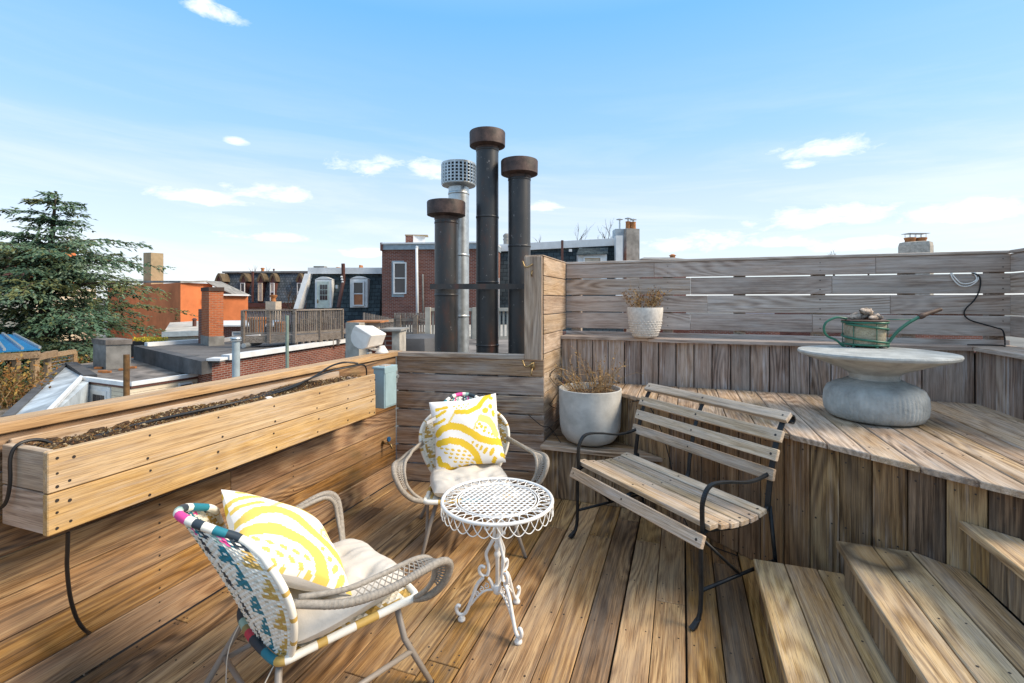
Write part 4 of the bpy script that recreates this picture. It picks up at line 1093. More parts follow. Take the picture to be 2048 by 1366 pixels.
# ---- electrical box beside the planter
M['bluegrey'] = plain('blue_grey_enamel', (.30, .42, .45), .45, 0, .08, 9)
M['galv'] = plain('galvanised_steel', (.50, .53, .54), .38, .75, .15, 14)
ebx = empty('switch_box', dk(2.99, -2.04, .87), 0, 'blue grey metal electrical box mounted beside the planter end', 'electrical box')
b = MB(); b.box(dk(2.985, -2.042, .868), (.15, .094, .285), (DA, DB, UP)); b.build('body', M['bluegrey'], ebx, bevel=.004)
b = MB(); b.box(dk(2.985, -2.042, 1.014), (.164, .106, .016), (DA, DB, UP)); b.box(dk(2.985, -1.9915, .995), (.16, .006, .04), (DA, DB, UP)); b.build('hood', M['bluegrey'], ebx, bevel=.003)
b = MB(); b.box(dk(2.985, -1.9925, .862), (.138, .005, .25), (DA, DB, UP)); b.build('cover', M['bluegrey'], ebx, bevel=.002)
b = MB(); b.box(dk(2.985, -2.04, 1.024), (.08, .05, .006), (DA, DB, UP)); b.build('knockout_plate', M['fence'], ebx)
b = MB(); b.box(dk(3.1, -2.05, .93), (.08, .03, .11), (DA, DB, UP)); b.box(dk(2.985, -2.17, .90), (.09, .17, .05), (DA, DB, UP)); b.build('bracket', M['galv'], ebx)
b = MB(); q = on_a(804, 772, 3.1); b.tube([dk(3.10, -2.035, .93), dk(3.10, -2.005, .93)], .014, 10); b.build('bolt', M['galv'], ebx)

# ---- tap with a blue handle low on the parapet wall
M['tapblue'] = plain('blue_plastic', (.015, .10, .24), .4)
M['brass'] = plain('tarnished_brass', (.30, .21, .10), .42, .8, .3, 30)
tp = on_b(765, 886, WB); tapo = empty('garden_tap', tp, 0, 'small garden tap with blue handle on the parapet wall', 'tap')
b = MB(); b.tube([tp, tp + DB * .05], .009, 8); b.tube(cr([tp + DB * .045, tp + DB * .075 - UP * .005, tp + DB * .09 - UP * .035], 4), .009, 8); b.tube([tp + DB * .05, tp + DB * .055 + UP * .035], .006, 8); b.build('body', M['brass'], tapo, smooth=True)
b = MB(); q = tp + DB * .056 + UP * .036
b.tube([q + DB * -.004, q + DB * .010], .019, 14); b.build('handle', M['tapblue'], tapo)
b = MB(); b.tube([tp, tp + DB * .004], .018, 12); b.build('flange', M['brass'], tapo)

# ---- loudspeaker on the corner of the parapet
sp_o = px(735, 700, 3.98); spk = empty('outdoor_speaker', dk(3.33, WB - .02, 1.07), 0, 'white weatherproof loudspeaker tilted on a bracket at the parapet corner', 'speaker')
def sq(cx_, cy_, Y): return px(620 + cx_ / 6.21, 620 + cy_ / 6.21, Y)
fa = [sq(555, 185, 3.80), sq(760, 310, 3.70), sq(700, 478, 3.74), sq(655, 492, 3.78), sq(600, 488, 3.82), sq(540, 450, 3.86), sq(505, 385, 3.88), sq(500, 310, 3.87), sq(520, 240, 3.84)]
eb = sq(980, 285, 3.86) - sq(760, 310, 3.70)
b = MB(); n_ = len(fa); ce = sum(fa, Vector()) / n_
bk = [ce + eb + (p - ce) * .86 for p in fa]
b.add(fa + bk, [tuple(range(n_)), tuple(range(2 * n_ - 1, n_ - 1, -1))] + [(i, n_ + i, n_ + (i + 1) % n_, (i + 1) % n_) for i in range(n_)])
ca = b.build('cabinet', M['white_plastic'], spk, bevel=.008)
bm = bmesh.new(); bm.from_mesh(ca.data); bmesh.ops.recalc_face_normals(bm, faces=bm.faces); bm.to_mesh(ca.data); bm.free()
b = MB(); base = dk(3.30, WB - .03, 1.071)
b.lathe([(.05, 0), (.055, .004), (.045, .02), (.028, .045), (.02, .06)], c=base, n=16); b.build('foot', M['white_plastic'], spk, smooth=True)
b = MB(); b.bar(base + UP * .02, ce + eb * .5 - UP * .06, .05, .012); b.bar(base + UP * .015 - DB * .03, ce + eb * .15 - UP * .05, .02, .012); b.build('bracket', M['white_plastic'], spk)
b = MB(); q = sq(735, 540, 3.83); b.tube([q - DA * .015, q + DA * .02], .014, 10); b.build('clamp_knob', M['galv'], spk)

# ---- two brass coat hooks on the end post
def hook(p, label):
    h = empty('coat_hook', p, 0, label, 'hook', 'brass hooks on the end post')
    n = -DA
    b = MB(); b.lathe([(.006, -.03), (.016, -.026), (.019, 0), (.016, .03), (.006, .036)], c=p + n * .004, n=10); b.build('plate', M['brass'], h, smooth=True)
    b = MB(); b.tube(cr([p + n * .006 + UP * .02, p + n * .03 + UP * .022, p + n * .05 - DB * .025 + UP * .002, p + n * .055 - DB * .05 + UP * .005, p + n * .05 - DB * .07 + UP * .05], 5), .0062, 8)
    b.tube(cr([p + n * .006 - UP * .012, p + n * .03 - UP * .03, p + n * .042 - UP * .055, p + n * .03 - UP * .068], 5), .0055, 8); b.build('prongs', M['brass'], h, smooth=True)
hook(on_a(1066, 535, RA - .026), 'tarnished brass hook near the top of the end post')
hook(on_a(1068, 731, RA - .012) - DA * .03, 'tarnished brass hook lower on the plank end below the post')

# ---- cables
b = MB()
pts = [(1944, 546, .0), (1958, 552, .012), (1961, 566, .012), (1957, 585, .01), (1947, 602, .01), (1931, 618, .01), (1929, 630, .01), (1940, 640, .012), (1965, 648, .014), (1990, 655, .02), (2006, 662, .03)]
P = [on_a(x, y, FA - .006 - d) for (x, y, d) in pts]; lz = LZ + .005
P += [px(2010, 668, 3.27), px(2003, 676, 3.24), px(1970, 678, 3.26), px(1935, 677, 3.28)]
for q in P[-4:]: q.z = lz + .004
b.tube(cr(P, 6), .0048, 7); o = b.build('power_cable', M['black_rubber']); tag(o, 'black cable hanging down the fence onto the corner of the ledge', 'cable')
b = MB()
for k_, sh_ in enumerate((0, 5)):
    b.tube(cr([on_a(1901 + sh_ * .4, 546, FA - .004), on_a(1906 + sh_, 558 - sh_ * .3, FA - .012), on_a(1920 + sh_ * .5, 571 - sh_ * .9, FA - .02), on_a(1938, 572 - sh_, FA - .022), on_a(1953 - sh_ * .2, 563 - sh_ * .5, FA - .018), on_a(1957 - sh_, 552, FA - .012), on_a(1948 - sh_, 545, FA - .004)], 6), .0042, 7)
o = b.build('white_cable', M['white_plastic'], None, smooth=True); tag(o, 'coil of white cable poking through the top fence gap', 'cable')
b = MB(); b.tube(cr([on_b(1128, 733, RB + .006), on_b(1110, 738, RB + .012), on_b(1100, 752, RB + .01), on_b(1108, 765, RB + .014), on_b(1118, 778, RB + .02), on_b(1106, 800, RB + .01), on_b(1100, 810, RB + .01), on_b(1114, 818, RB + .02)], 6), .0028, 6)
o = b.build('light_string', M['black_rubber']); tag(o, 'thin black light string looped on the return wall beside the big pot', 'cable')
b = MB(); q0 = on_a(1056, 829, RA - .03); b.tube(cr([q0, q0 + DB * .12 - UP * .075 - DA * .02, dk(RA - .05, RB + .06, .52), dk(RA - .02, RB + .14, CZ + .005)], 6), .0032, 6)
o = b.build('light_string', M['black_rubber']); tag(o, 'thin black wire sagging from the low wall to the corner seat', 'cable')
b = MB(); q1 = dk(fascia_a(-.35) - .05, -.35, PZ - .04); b.tube(cr([q1, dk(fascia_a(-.25) - .045, -.25, PZ - .02), dk(fascia_a(-.17) - .06, -.17, PZ - .12), dk(fascia_a(-.1) - .05, -.1, PZ - .3), dk(fascia_a(0) - .05, 0, .1), dk(fascia_a(.1) - .1, .1, .012), dk(fascia_a(.3) - .06, .3, .012)], 6), .0035, 6)
o = b.build('light_string', M['black_rubber']); tag(o, 'thin black wire trailing down the diagonal riser behind the bench', 'cable')

b = MB(); q = soil(1.93, -2.03, -.004); b.lathe([(.004, -.012), (.016, -.008), (.02, 0), (.014, .009), (.004, .012)], c=q, n=9, fr=lambda r, z, a: r * (1 + .25 * math.sin(2 * a + 1)))
o = b.build('pebble', M['white_plastic'], None, smooth=True); tag(o, 'pale pebble lying on the planter soil', 'pebble')
# ================================================================ the town around
GZ = -9.0
M['ground'] = plain('town_ground', (.16, .155, .14), .95, 0, .3, .05)
b = MB(); b.add([(-1500, -600, GZ), (1500, -600, GZ), (1500, 2500, GZ), (-1500, 2500, GZ)], [(0, 1, 2, 3)])
tag(b.build('ground', M['ground']), kind='structure')
M['tar'] = plain('tar_roof', (.085, .085, .088), .85, 0, .35, 1.2, .3)
M['tarlight'] = plain('worn_tar_roof', (.20, .175, .155), .9, 0, .45, 1.6, .4, .3, 7)
M['tarroll'] = bricks('tar_roll_roof', (.17, .16, .152), (.12, .115, .112), (.06, .06, .06), bw=7.0, bh=.95, ms=.035, dirt=.5)
M['redbrick'] = bricks('red_brick', (.24, .075, .045), (.15, .042, .028), (.30, .24, .21), dirt=.35)
M['orangebrick'] = bricks('orange_brick', (.50, .135, .045), (.36, .085, .03), (.36, .22, .14), dirt=.2)
M['shingle'] = bricks('slate_shingle', (.075, .10, .11), (.035, .048, .055), (.022, .03, .035), bw=.34, bh=.22, ms=.02, dirt=.3)
M['scallop'] = bricks('old_slate', (.15, .17, .185), (.07, .085, .095), (.04, .05, .055), bw=.3, bh=.3, ms=.03, dirt=.5)
M['stone'] = bricks('grey_stone', (.40, .41, .42), (.27, .28, .30), (.30, .30, .30), bw=.75, bh=.36, ms=.02, dirt=.3)
M['siding'] = bricks('cream_siding', (.66, .58, .44), (.64, .56, .43), (.40, .34, .26), bw=60, bh=.13, ms=.009, dirt=.1, off=0)
M['rustwall'] = plain('rust_stucco', (.64, .20, .075), .9, 0, .22, .55, .3, .3, 7)
M['whitetrim'] = plain('white_trim', (.68, .69, .69), .6, 0, .08, 3)
M['greytrim'] = plain('blue_grey_trim', (.30, .36, .40), .6)
M['browntrim'] = plain('brown_fascia', (.11, .045, .035), .6)
M['paint_blue'] = plain('pale_blue_coating', (.47, .52, .55), .7, 0, .28, 1.6, .1)
M['glass'] = plain('dark_window_glass', (.045, .04, .045), .12, 0, .2, 1, 0, .6)
M['blind'] = plain('orange_blind', (.42, .16, .07), .7)
M['curtain'] = plain('cream_blind', (.55, .46, .36), .8)
M['cement'] = plain('grey_cement', (.25, .24, .22), .9, 0, .25, 2.2, .3)
M['stucco'] = plain('old_stucco', (.40, .37, .32), .95, 0, .25, 5, .4)
M['tan'] = plain('tan_stucco', (.36, .28, .17), .9, 0, .15, 2)
M['hood'] = plain('brown_hood', (.13, .095, .055), .85, 0, .3, 2)
M['terracotta'] = plain('terracotta', (.42, .17, .06), .85, 0, .2, 6)
M['oldwood'] = wood('old_deck_wood', (.09, .07, .055), (.21, .17, .135), (.33, .28, .235), grey_amt=.4, var=.3)
M['bluewood'] = wood('pergola_wood', (.14, .08, .04), (.33, .21, .11), (.46, .32, .19), grey_amt=.2, var=.3)
M['bluemetal'] = plain('blue_metal_roof', (.02, .19, .42), .35, .2, .12, 2)
M['flue'] = None
def wallbox(b, p, q, z0, z1, depth, mi=0):
    """box whose front bottom edge runs p->q (seen from the camera, left to right), going back by depth"""
    p, q = Vector((p[0], p[1], 0)), Vector((q[0], q[1], 0)); e = (q - p).normalized(); n = Vector((-e.y, e.x, 0)) * depth
    b.hexa([p + UP * z0, q + UP * z0, q + n + UP * z0, p + n + UP * z0], [p + UP * z1, q + UP * z1, q + n + UP * z1, p + n + UP * z1], mi)
def zz(y, Y): return H - (y - HY) / F * Y
def xx(x, Y): return (x - CX) / F * Y
def facade_rect(x0, x1, y0, y1, Y0, out, thick, slope=0.0):
    """axis-aligned box standing proud of a facade at depth Y0; returns centre and size"""
    return ((xx((x0 + x1) / 2, Y0), Y0 - out + thick / 2, (zz(y0, Y0) + zz(y1, Y0)) / 2), (abs(xx(x1, Y0) - xx(x0, Y0)), thick, abs(zz(y0, Y0) - zz(y1, Y0))))
def rect(parent, name, m, x0, x1, y0, y1, Y0, out=.05, thick=.06):
    b = MB(); c_, d = facade_rect(x0, x1, y0, y1, Y0, out, thick); b.box(c_, d); return b.build(name, m, parent)
def sash(parent, x0, x1, y0, y1, Y, out, fm, panes, trim=3.0, mid=True):
    """window: casing with four sides, panes set back, meeting rail"""
    b = MB()
    for (a0, a1, c0, c1) in ((x0, x1, y0, y0 + trim), (x0, x1, y1 - trim, y1), (x0, x0 + trim, y0 + trim, y1 - trim), (x1 - trim, x1, y0 + trim, y1 - trim)):
        c_, d = facade_rect(a0, a1, c0, c1, Y, out, .12); b.box(c_, d)
    if mid:
        ym = (y0 + y1) / 2; c_, d = facade_rect(x0 + trim, x1 - trim, ym - 1, ym + 1, Y, out - .03, .06); b.box(c_, d)
    w = b.build('window', fm, parent)
    ym = (y0 + y1) / 2
    if mid:
        rect(w, 'pane', panes[0], x0 + trim, x1 - trim, y0 + trim, ym - 1, Y, out - .075, .02); rect(w, 'pane', panes[1], x0 + trim, x1 - trim, ym + 1, y1 - trim, Y, out - .075, .02)
    else: rect(w, 'pane', panes[0], x0 + trim, x1 - trim, y0 + trim, y1 - trim, Y, out - .075, .02)
    return w

# ---- flues rising behind the low wall
FL_M, N_, L_, B_ = mat('painted_flue'); g_ = G(N_, L_)
tc_ = g_.n('ShaderNodeTexCoord').outputs['Object']
n1_ = g_.noise(g_.mapping(tc_, (3, 3, 1.2)), 2.0, 5, .65); n2_ = g_.noise(tc_, 26, 3, .7)
c_ = g_.ramp(n1_, [(.3, (.020, .021, .023)), (.54, (.036, .035, .035)), (.63, (.055, .036, .03)), (.74, (.10, .036, .026))])
c_ = g_.mix(g_.math('MULTIPLY', g_.ramp(n2_, [(.66, 0.0), (.70, 1.0)]), .6), c_, (.30, .28, .27))
L_.new(c_, B_.inputs['Base Color']); B_.inputs['Roughness'].default_value = .42
FY = 5.05
CAP_M = plain('rusty_flue_cap', (.075, .045, .036), .6, 0, .55, 9, .3, .4, 7)
flr = MB()
def flue(x0, x1, ytop, capx0, capx1, capy, Y, label, seams):
    cx_ = xx((x0 + x1) / 2, Y); r = (x1 - x0) / 2 / F * Y; rc = (capx1 - capx0) / 2 / F * Y
    t = empty('flue_pipe', (cx_, Y, -.2), 0, label, 'flue', 'dark painted flues')
    zt = zz(ytop, Y); zc = zz(capy, Y); n = 40
    b = MB(); b.lathe([(r, -.2), (r, zc + .02)], c=(cx_, Y, 0), n=n); bo = b.build('pipe', FL_M, t, auto=50)
    b = MB(); b.lathe([(r + .002, zc - .05), (r + .006, zc - .02), (rc * .9, zc - .008), (rc, zc), (rc * 1.01, zt - .01), (rc * .985, zt), (rc * .93, zt + .002), (.02, zt + .004)], c=(cx_, Y, 0), n=n); b.build('cap', CAP_M, t, auto=40)
    b = MB()
    for ys in seams:
        zs = zz(ys, Y); b.lathe([(r + .0005, zs - .012), (r + .004, zs - .008), (r + .004, zs + .008), (r + .0005, zs + .012)], c=(cx_, Y, 0), n=n)
    o = b.build('seam_bands', FL_M, t, auto=50); o['kind'] = 'stuff'
    return cx_, r
flue(869.5, 915.5, 404, 853, 929, 431, FY, 'shortest of the three dark painted flue pipes', (446, 590))
flue(952.5, 997, 265, 938.5, 1009.5, 293, FY + .05, 'tallest dark painted flue pipe in the middle of the three', (302, 435, 565, 690))
flue(1016.5, 1061, 322, 1002, 1075.5, 349, FY + .02, 'dark painted flue pipe next to the end post', (360, 493))
YG = 5.5; gx = xx(917.5, YG); gr_ = 20.5 / F * YG
gf = empty('flue_pipe', (gx, YG, -.2), 0, 'shiny galvanised flue with slotted drum cap', 'flue')
b = MB(); b.lathe([(gr_, -.2), (gr_, zz(373, YG))], c=(gx, YG, 0), n=36); b.build('pipe', M['galv'], gf, auto=50)
b = MB()
for ys in (388, 511, 632): zs = zz(ys, YG); b.lathe([(gr_ + .001, zs - .015), (gr_ + .005, zs - .01), (gr_ + .005, zs + .01), (gr_ + .001, zs + .015)], c=(gx, YG, 0), n=36)
o = b.build('seam_bands', M['galv'], gf, auto=50); o['kind'] = 'stuff'
rc_ = 34 / F * YG; z0_, z1_ = zz(372, YG), zz(328, YG)
b = MB(); b.lathe([(gr_, z0_ - .02), (rc_ * .98, z0_), (rc_, z0_ + .012), (rc_ * .985, z0_ + .015)], c=(gx, YG, 0), n=36); b.lathe([(rc_ * .99, z1_ - .02), (rc_, z1_ - .012), (rc_, z1_), (.02, z1_ + .01)], c=(gx, YG, 0), n=36); dr = b.build('cap', M['galv'], gf, auto=50)
b = MB(); b.lathe([(rc_ * .90, z0_ + .01), (rc_ * .90, z1_ - .01)], c=(gx, YG, 0), n=30); b.build('inner_drum', M['iron'], dr, auto=50)
b = MB(); rows = 6
for i in range(rows + 1):
    z = z0_ + .015 + (z1_ - z0_ - .035) * i / rows; b.lathe([(rc_ * .965, z - .008), (rc_ * 1.0, z - .006), (rc_ * 1.0, z + .006), (rc_ * .965, z + .008)], c=(gx, YG, 0), n=36)
for k in range(26):
    a = 2 * math.pi * k / 26; b.box((gx + rc_ * .975 * math.cos(a), YG + rc_ * .975 * math.sin(a), (z0_ + z1_) / 2), (.018, .018, z1_ - z0_ - .03))
o = b.build('slotted_screen', M['galv'], dr); o['kind'] = 'stuff'
b = MB(); YB = FY - .17; b.box((xx(960, YB), YB, zz(573, YB)), (xx(1060, YB) - xx(860, YB), .012, .055))
b.box((xx(880, FY) , FY + .02, zz(573, FY)), (.30, .30, .05)) if False else None
o = b.build('flue_strap', FL_M); tag(o, 'flat dark metal strap tying the flue pipes together', 'strap')
b = MB(); b.prism([Vector((-4.5, 3.0, -.45)), Vector((5, 2, -.45)), Vector((6, 6.4, -.45)), Vector((-2.2, 6.4, -.45))], (0, 0, .25)); tag(b.build('own_roof', M['tar']), kind='structure')

# ---- stucco pier and stub chimney just outside
Y = 7.4
t = empty('stub_chimney', (xx(745, Y), Y, -1), 0, 'squat brick chimney stub with stucco piers behind the loudspeaker', 'chimney')
b = MB(); wallbox(b, (xx(691, Y), Y), (xx(722, Y), Y - .1), -1.0, zz(645, Y), .5); b.build('stucco_pier', M['stucco'], t)
b = MB(); wallbox(b, (xx(724, Y), Y + .1), (xx(783, Y), Y + .1), -1.0, zz(661, Y), .5); b.build('brick_core', M['redbrick'], t, uv=True)
b = MB(); wallbox(b, (xx(784, Y), Y), (xx(799, Y), Y), -1.0, zz(663, Y), .45); b.build('stucco_pier', M['stucco'], t)
b = MB(); wallbox(b, (xx(758, Y), Y - .08), (xx(804, Y), Y - .08), zz(662, Y), zz(658, Y), .6); b.build('cap_slab', M['cement'], t)
b = MB(); wallbox(b, (xx(693, Y), Y + .02), (xx(760, Y), Y + .02), zz(646, Y), zz(643, Y), .5); b.build('cap_slab', M['terracotta'], t)
Y = 8.6
b = MB(); b.lathe([(.5, -.9), (.52, zz(690, Y)), (.47, zz(676, Y)), (.30, zz(672, Y)), (.05, zz(671, Y))], c=(xx(835, Y), Y + .3, 0), n=10, fr=lambda r, z, a: r * (1 + .12 * math.cos(4 * a))); o = b.build('roof_curb', M['tar'], auto=40); tag(o, 'rounded tar covered roof curb below the picket fence', 'roof curb')
b = MB(); wallbox(b, (xx(690, 9), 9.0), (xx(1070, 9), 8.6), -1.2, zz(702, 9), 3.0); o = b.build('neighbour_roof', M['tarlight']); tag(o, kind='structure')

# ---- dark flat roofed house with its chimney
zr = -.34
A0, A1 = fl(457, 715, zr), fl(700, 680.5, zr); A0 = fl(424, 720, zr)
t = empty('flat_roofed_house', (A0.x, A0.y, GZ), 0, 'flat tar roofed brick house carrying the tall brick chimney and timber deck', 'house')
e_ = (A1 - A0).normalized(); n_ = Vector((-e_.y, e_.x, 0))
B1 = A1 + e_ * 4; bkL = fl(285, 690, zr); bkR = B1 + n_ * 9
poly = [A0, B1, bkR, px(430, 683, 22.5), bkL]
poly = [Vector((p.x, p.y, 0)) for p in poly]
b = MB(); b.prism([p + UP * (GZ) for p in poly], (0, 0, zr - GZ - .12)); b.build('brick_walls', M['redbrick'], t, uv=True)
b = MB(); b.prism([p + UP * (zr - .118) for p in poly], (0, 0, .1)); b.build('roof', M['tarroll'], t, uv=True)
b = MB(); b.bar(A0 + UP * .02 + e_ * .5, B1 + UP * .02, .32, .16); b.build('coping', M['whitetrim'], t)
b = MB(); b.bar(fl(292, 692, zr) + UP * .06, px(400, 682, 21), .25, .16); b.build('coping', M['whitetrim'], t)
b = MB(); b.bar(px(447, 680, 21.5), px(520, 672, 21.8), .25, .16); b.build('coping', M['whitetrim'], t)
b = MB(); b.prism([A0 + UP * -.4, A0 + UP * .0, bkL + UP * .0, bkL + UP * -.9], n_ * .02 - e_ * .35); b.build('upstand', M['tar'], t)
rect(t, 'end_block', M['whitetrim'], 423, 450, 715, 720, A0.y + .1, .25, .4)
rect(t, 'wall_cap', M['browntrim'], 458, 690, 729, 733, A0.y + .2, .3, .2) if False else None
# the chimney
Yc = 19.4
ch = empty('brick_chimney', (xx(420, Yc), Yc, zr - .1), 0, 'tall orange red brick chimney with sooty top on the tar roof', 'chimney')
pL, pC, pR = Vector((xx(403, Yc + .9), Yc + .9, 0)), Vector((xx(418, Yc), Yc, 0)), Vector((xx(447, Yc + .35), Yc + .35, 0)); pB = pL + (pR - pC)
zt = zz(582, Yc)
b = MB(); b.prism([p + UP * (zr - .1) for p in (pL, pC, pR, pB)], (0, 0, zt - zr + .1)); b.build('stack', M['orangebrick'], ch, uv=True)
ce = (pL + pC + pR + pB) / 4
b = MB(); b.prism([ce + (p - ce) * 1.07 + UP * zt for p in (pL, pC, pR, pB)], (0, 0, .16)); b.build('sooty_cap', plain('soot', (.07, .045, .035), .9), ch)
b = MB(); q = pL + (pL - pC) * .45; b.prism([p + UP * (zr - .1) for p in (q, pL + (pC - pL) * .02, pL + (pB - pL) * .6, q + (pB - pL) * .6)], (0, 0, zz(619, Yc) - zr + .1)); b.build('shoulder', M['redbrick'], ch, uv=True)
b = MB(); b.prism([ce + (p - ce) * 1.08 + UP * (zr - .1) for p in (pL, pC, pR, pB)], (0, 0, zz(673, Yc) - zr + .1)); b.build('flashing', M['cement'], ch)
# flue vents on the near side
b = MB(); Yv = 11.5; x_ = xx(472, Yv); b.lathe([(.085, -1.5), (.085, zz(683, Yv))], c=(x_, Yv, 0), n=16); t2 = b.build('roof_vent', plain('grey_blue_pipe', (.36, .43, .46), .5, .1), auto=50); tag(t2, 'pale grey round vent pipe with small cap at the brick wall', 'vent')
b = MB(); b.lathe([(.06, zz(683, Yv) - .01), (.12, zz(682, Yv)), (.12, zz(680, Yv)), (.09, zz(679, Yv)), (.13, zz(677, Yv)), (.12, zz(675, Yv)), (.02, zz(674.5, Yv))], c=(x_, Yv, 0), n=16); b.build('cap', M['galv'], t2, auto=50)
b = MB(); Yv = 10.5; b.tube([(xx(575, Yv), Yv, -1.5), (xx(574, Yv), Yv, zz(631, Yv))], .035, 10); b.tube([(xx(575, Yv), Yv, zz(640, Yv)), (xx(575, Yv), Yv, zz(632, Yv))], .03, 8); o = b.build('vent_pole', plain('green_grey_pole', (.20, .26, .22), .5), auto=50); tag(o, 'thin green grey pole standing in front of the timber deck', 'pole')
b = MB(); Yv = 8.5; b.tube([(xx(253, Yv), Yv, -1.5), (xx(253, Yv), Yv, zz(709, Yv))], .047, 12); o = b.build('vent_pole', plain('rusty_brown_pipe', (.16, .085, .03), .7, .1, .4, 6), auto=50); tag(o, 'rusty brown stack pipe in front of the cream sided house', 'pole')
# low black roof between
b = MB(); q0, q1 = fl(500, 745, -1.3), fl(700, 712, -1.3); q0, q1 = q0 - UP * 0, q1; b.prism([q0, q1, q1 + n_ * 1.9, q0 + n_ * 1.9], (0, 0, -.2)); o = b.build('lean_to_roof', M['tar']); tag(o, kind='structure')

# ---- timber deck on that roof
Lp, Cp, Rp = Vector((xx(487, 18.6), 18.6, 0)), Vector((xx(590, 19.0), 19.0, 0)), Vector((xx(685, 20.9), 20.9, 0))
zd, zh = .10, 1.10
td = empty('timber_deck', (Cp.x, Cp.y, zr), 0, 'weathered timber roof deck with baluster railing on the flat roof', 'deck')
bk0, bk1 = Lp + Vector((2.5, 7, 0)), Rp + Vector((1.2, 5.5, 0))
b = MB(); b.prism([p + UP * (zd - .08) for p in (Lp, Cp, Rp, bk1, bk0)], (0, 0, .05)); b.build('deck_boards', M['oldwood'], td)
bal_me = None
for (p, q, n) in ((Lp, Cp, 21), (Cp, Rp, 25)):
    b = MB(); b.bar(p + UP * (zh), q + UP * (zh), .16, .05); b.build('top_rail', M['oldwood'], td)
    b = MB(); b.bar(p + UP * (zd + .10), q + UP * (zd + .10), .06, .08); b.build('bottom_rail', M['oldwood'], td)
    b = MB(); b.bar(p + UP * (zd - .13), q + UP * (zd - .13), .06, .28); b.build('rim_joist', M['oldwood'], td)
    for k in range(n):
        if bal_me is None: bb = MB(); bb.box((0, 0, .48), (.042, .042, .92)); bal_me = bb.mesh('baluster', M['oldwood'])
        c_ = p.lerp(q, (k + .5) / n); o = link('baluster', bal_me, td, Matrix.Translation(c_ + UP * (zd + .04)))
for c_ in (Lp, Lp.lerp(Cp, .5), Cp, Cp.lerp(Rp, .5), Rp):
    b = MB(); b.box(c_ + UP * ((zd - .3 + zh) / 2) + Vector((0, -.04, 0)), (.11, .11, zh - zd + .3)); b.build('post', M['oldwood'], td)
for k in range(8):
    c_ = Cp.lerp(Rp, k / 8.0 + .01); b = MB(); b.box(c_ + Vector((.02, .02, (zr + zd - .27) / 2 - .05)), (.09, .09, abs(zd - .27 - zr) + .1)); b.build('stilt', M['oldwood'], td)
b = MB(); b.tube([(xx(504, 18.9), 18.3, zr + .10), (xx(504, 18.9), 19.5, zr + .10)], .09, 12); o = b.build('roof_pipe', M['galv']); tag(o, 'short drain pipe lying under the timber deck', 'pipe')
def potted(x, Y, s, label):
    p = empty('flower_pot', (xx(x, Y), Y, zd - .03), 0, label, 'pot', 'clay pots on the timber deck'); LOCAL.append(p)
    b = MB(); b.lathe([(.12 * s, 0), (.19 * s, .30 * s), (.21 * s, .31 * s), (.21 * s, .36 * s), (.17 * s, .37 * s)], n=14); b.build('body', M['terracotta'], p, auto=50)
potted(515, 20.4, 1.9, 'large clay pot behind the middle post of the timber deck'); potted(563, 20.2, 1.4, 'small clay pot near the corner of the timber deck')
def chairback(x, Y, label):
    p = empty('deck_chair', (xx(x, Y), Y, zd - .03), 0, label, 'chair', 'adirondack chairs on the timber deck'); LOCAL.append(p)
    for k in range(4): b = MB(); b.prism([Vector((-.28 + .14 * k, 0, .3)), Vector((-.16 + .14 * k, 0, .3)), Vector((-.16 + .14 * k, .3, 1.02)), Vector((-.28 + .14 * k, .3, 1.02))], (0, .03, 0)); b.build('slat', M['oldwood'], p)
    b = MB(); b.prism([Vector((-.28, -.5, .38)), Vector((.27, -.5, .38)), Vector((.27, .05, .28)), Vector((-.28, .05, .28))], (0, 0, .03)); b.build('seat', M['oldwood'], p)
    for s in (-1, 1):
        b = MB(); b.box((s * .33, -.2, .56), (.12, .75, .03)); b.build('arm', M['oldwood'], p)
        b = MB(); b.box((s * .33, -.45, .27), (.05, .1, .54)); b.build('leg', M['oldwood'], p)
        b = MB(); b.box((s * .33, .1, .27), (.05, .1, .54)); b.build('leg', M['oldwood'], p)
chairback(625, 21.8, 'grey slatted deck chair nearer the white door'); chairback(655, 22.6, 'grey slatted deck chair towards the wall end of the timber deck')

# ---- near mansard house with white door
Y = 27.0
mh = empty('mansard_house', (xx(690, Y), Y, GZ), 0, 'dark shingled mansard house with white glazed door onto the deck', 'house')
b = MB(); zc, zb_ = zz(549, Y), zz(645, Y); p0_, p1_ = xx(614, Y), xx(764, Y)
b.hexa([(p0_, Y - .9, GZ), (p1_, Y - .9, GZ), (p1_, Y + 7, GZ), (p0_, Y + 7, GZ)], [(p0_, Y - .9, zb_), (p1_, Y - .9, zb_), (p1_, Y + 7, zb_), (p0_, Y + 7, zb_)]); b.build('lower_wall', M['redbrick'], mh, uv=True)
b = MB(); b.hexa([(p0_, Y - .6, zb_ + .002), (p1_, Y - .6, zb_ + .002), (p1_, Y + 6.9, zb_ + .002), (p0_, Y + 6.9, zb_ + .002)], [(xx(625, Y), Y, zc), (p1_, Y, zc), (p1_, Y + 6.5, zc), (xx(625, Y), Y + 6.5, zc)]); b.build('mansard_roof', M['shingle'], mh, uv=True)
b = MB(); b.box((xx(693, Y), Y + 3.1, zz(542, Y)), (xx(766, Y) - xx(620, Y), 6.8, .34)); b.build('cornice', M['whitetrim'], mh)
b = MB(); b.hexa([(xx(603, Y), Y - 1.0, zz(617, Y)), (xx(612, Y), Y - 1.0, zz(617, Y)), (xx(612, Y), Y - .2, zz(617, Y)), (xx(603, Y), Y - .2, zz(617, Y))], [(xx(616, Y), Y - .45, zz(548, Y)), (xx(626, Y), Y - .45, zz(548, Y)), (xx(626, Y), Y + .3, zz(548, Y)), (xx(616, Y), Y + .3, zz(548, Y))]); b.build('corner_trim', M['whitetrim'], mh)
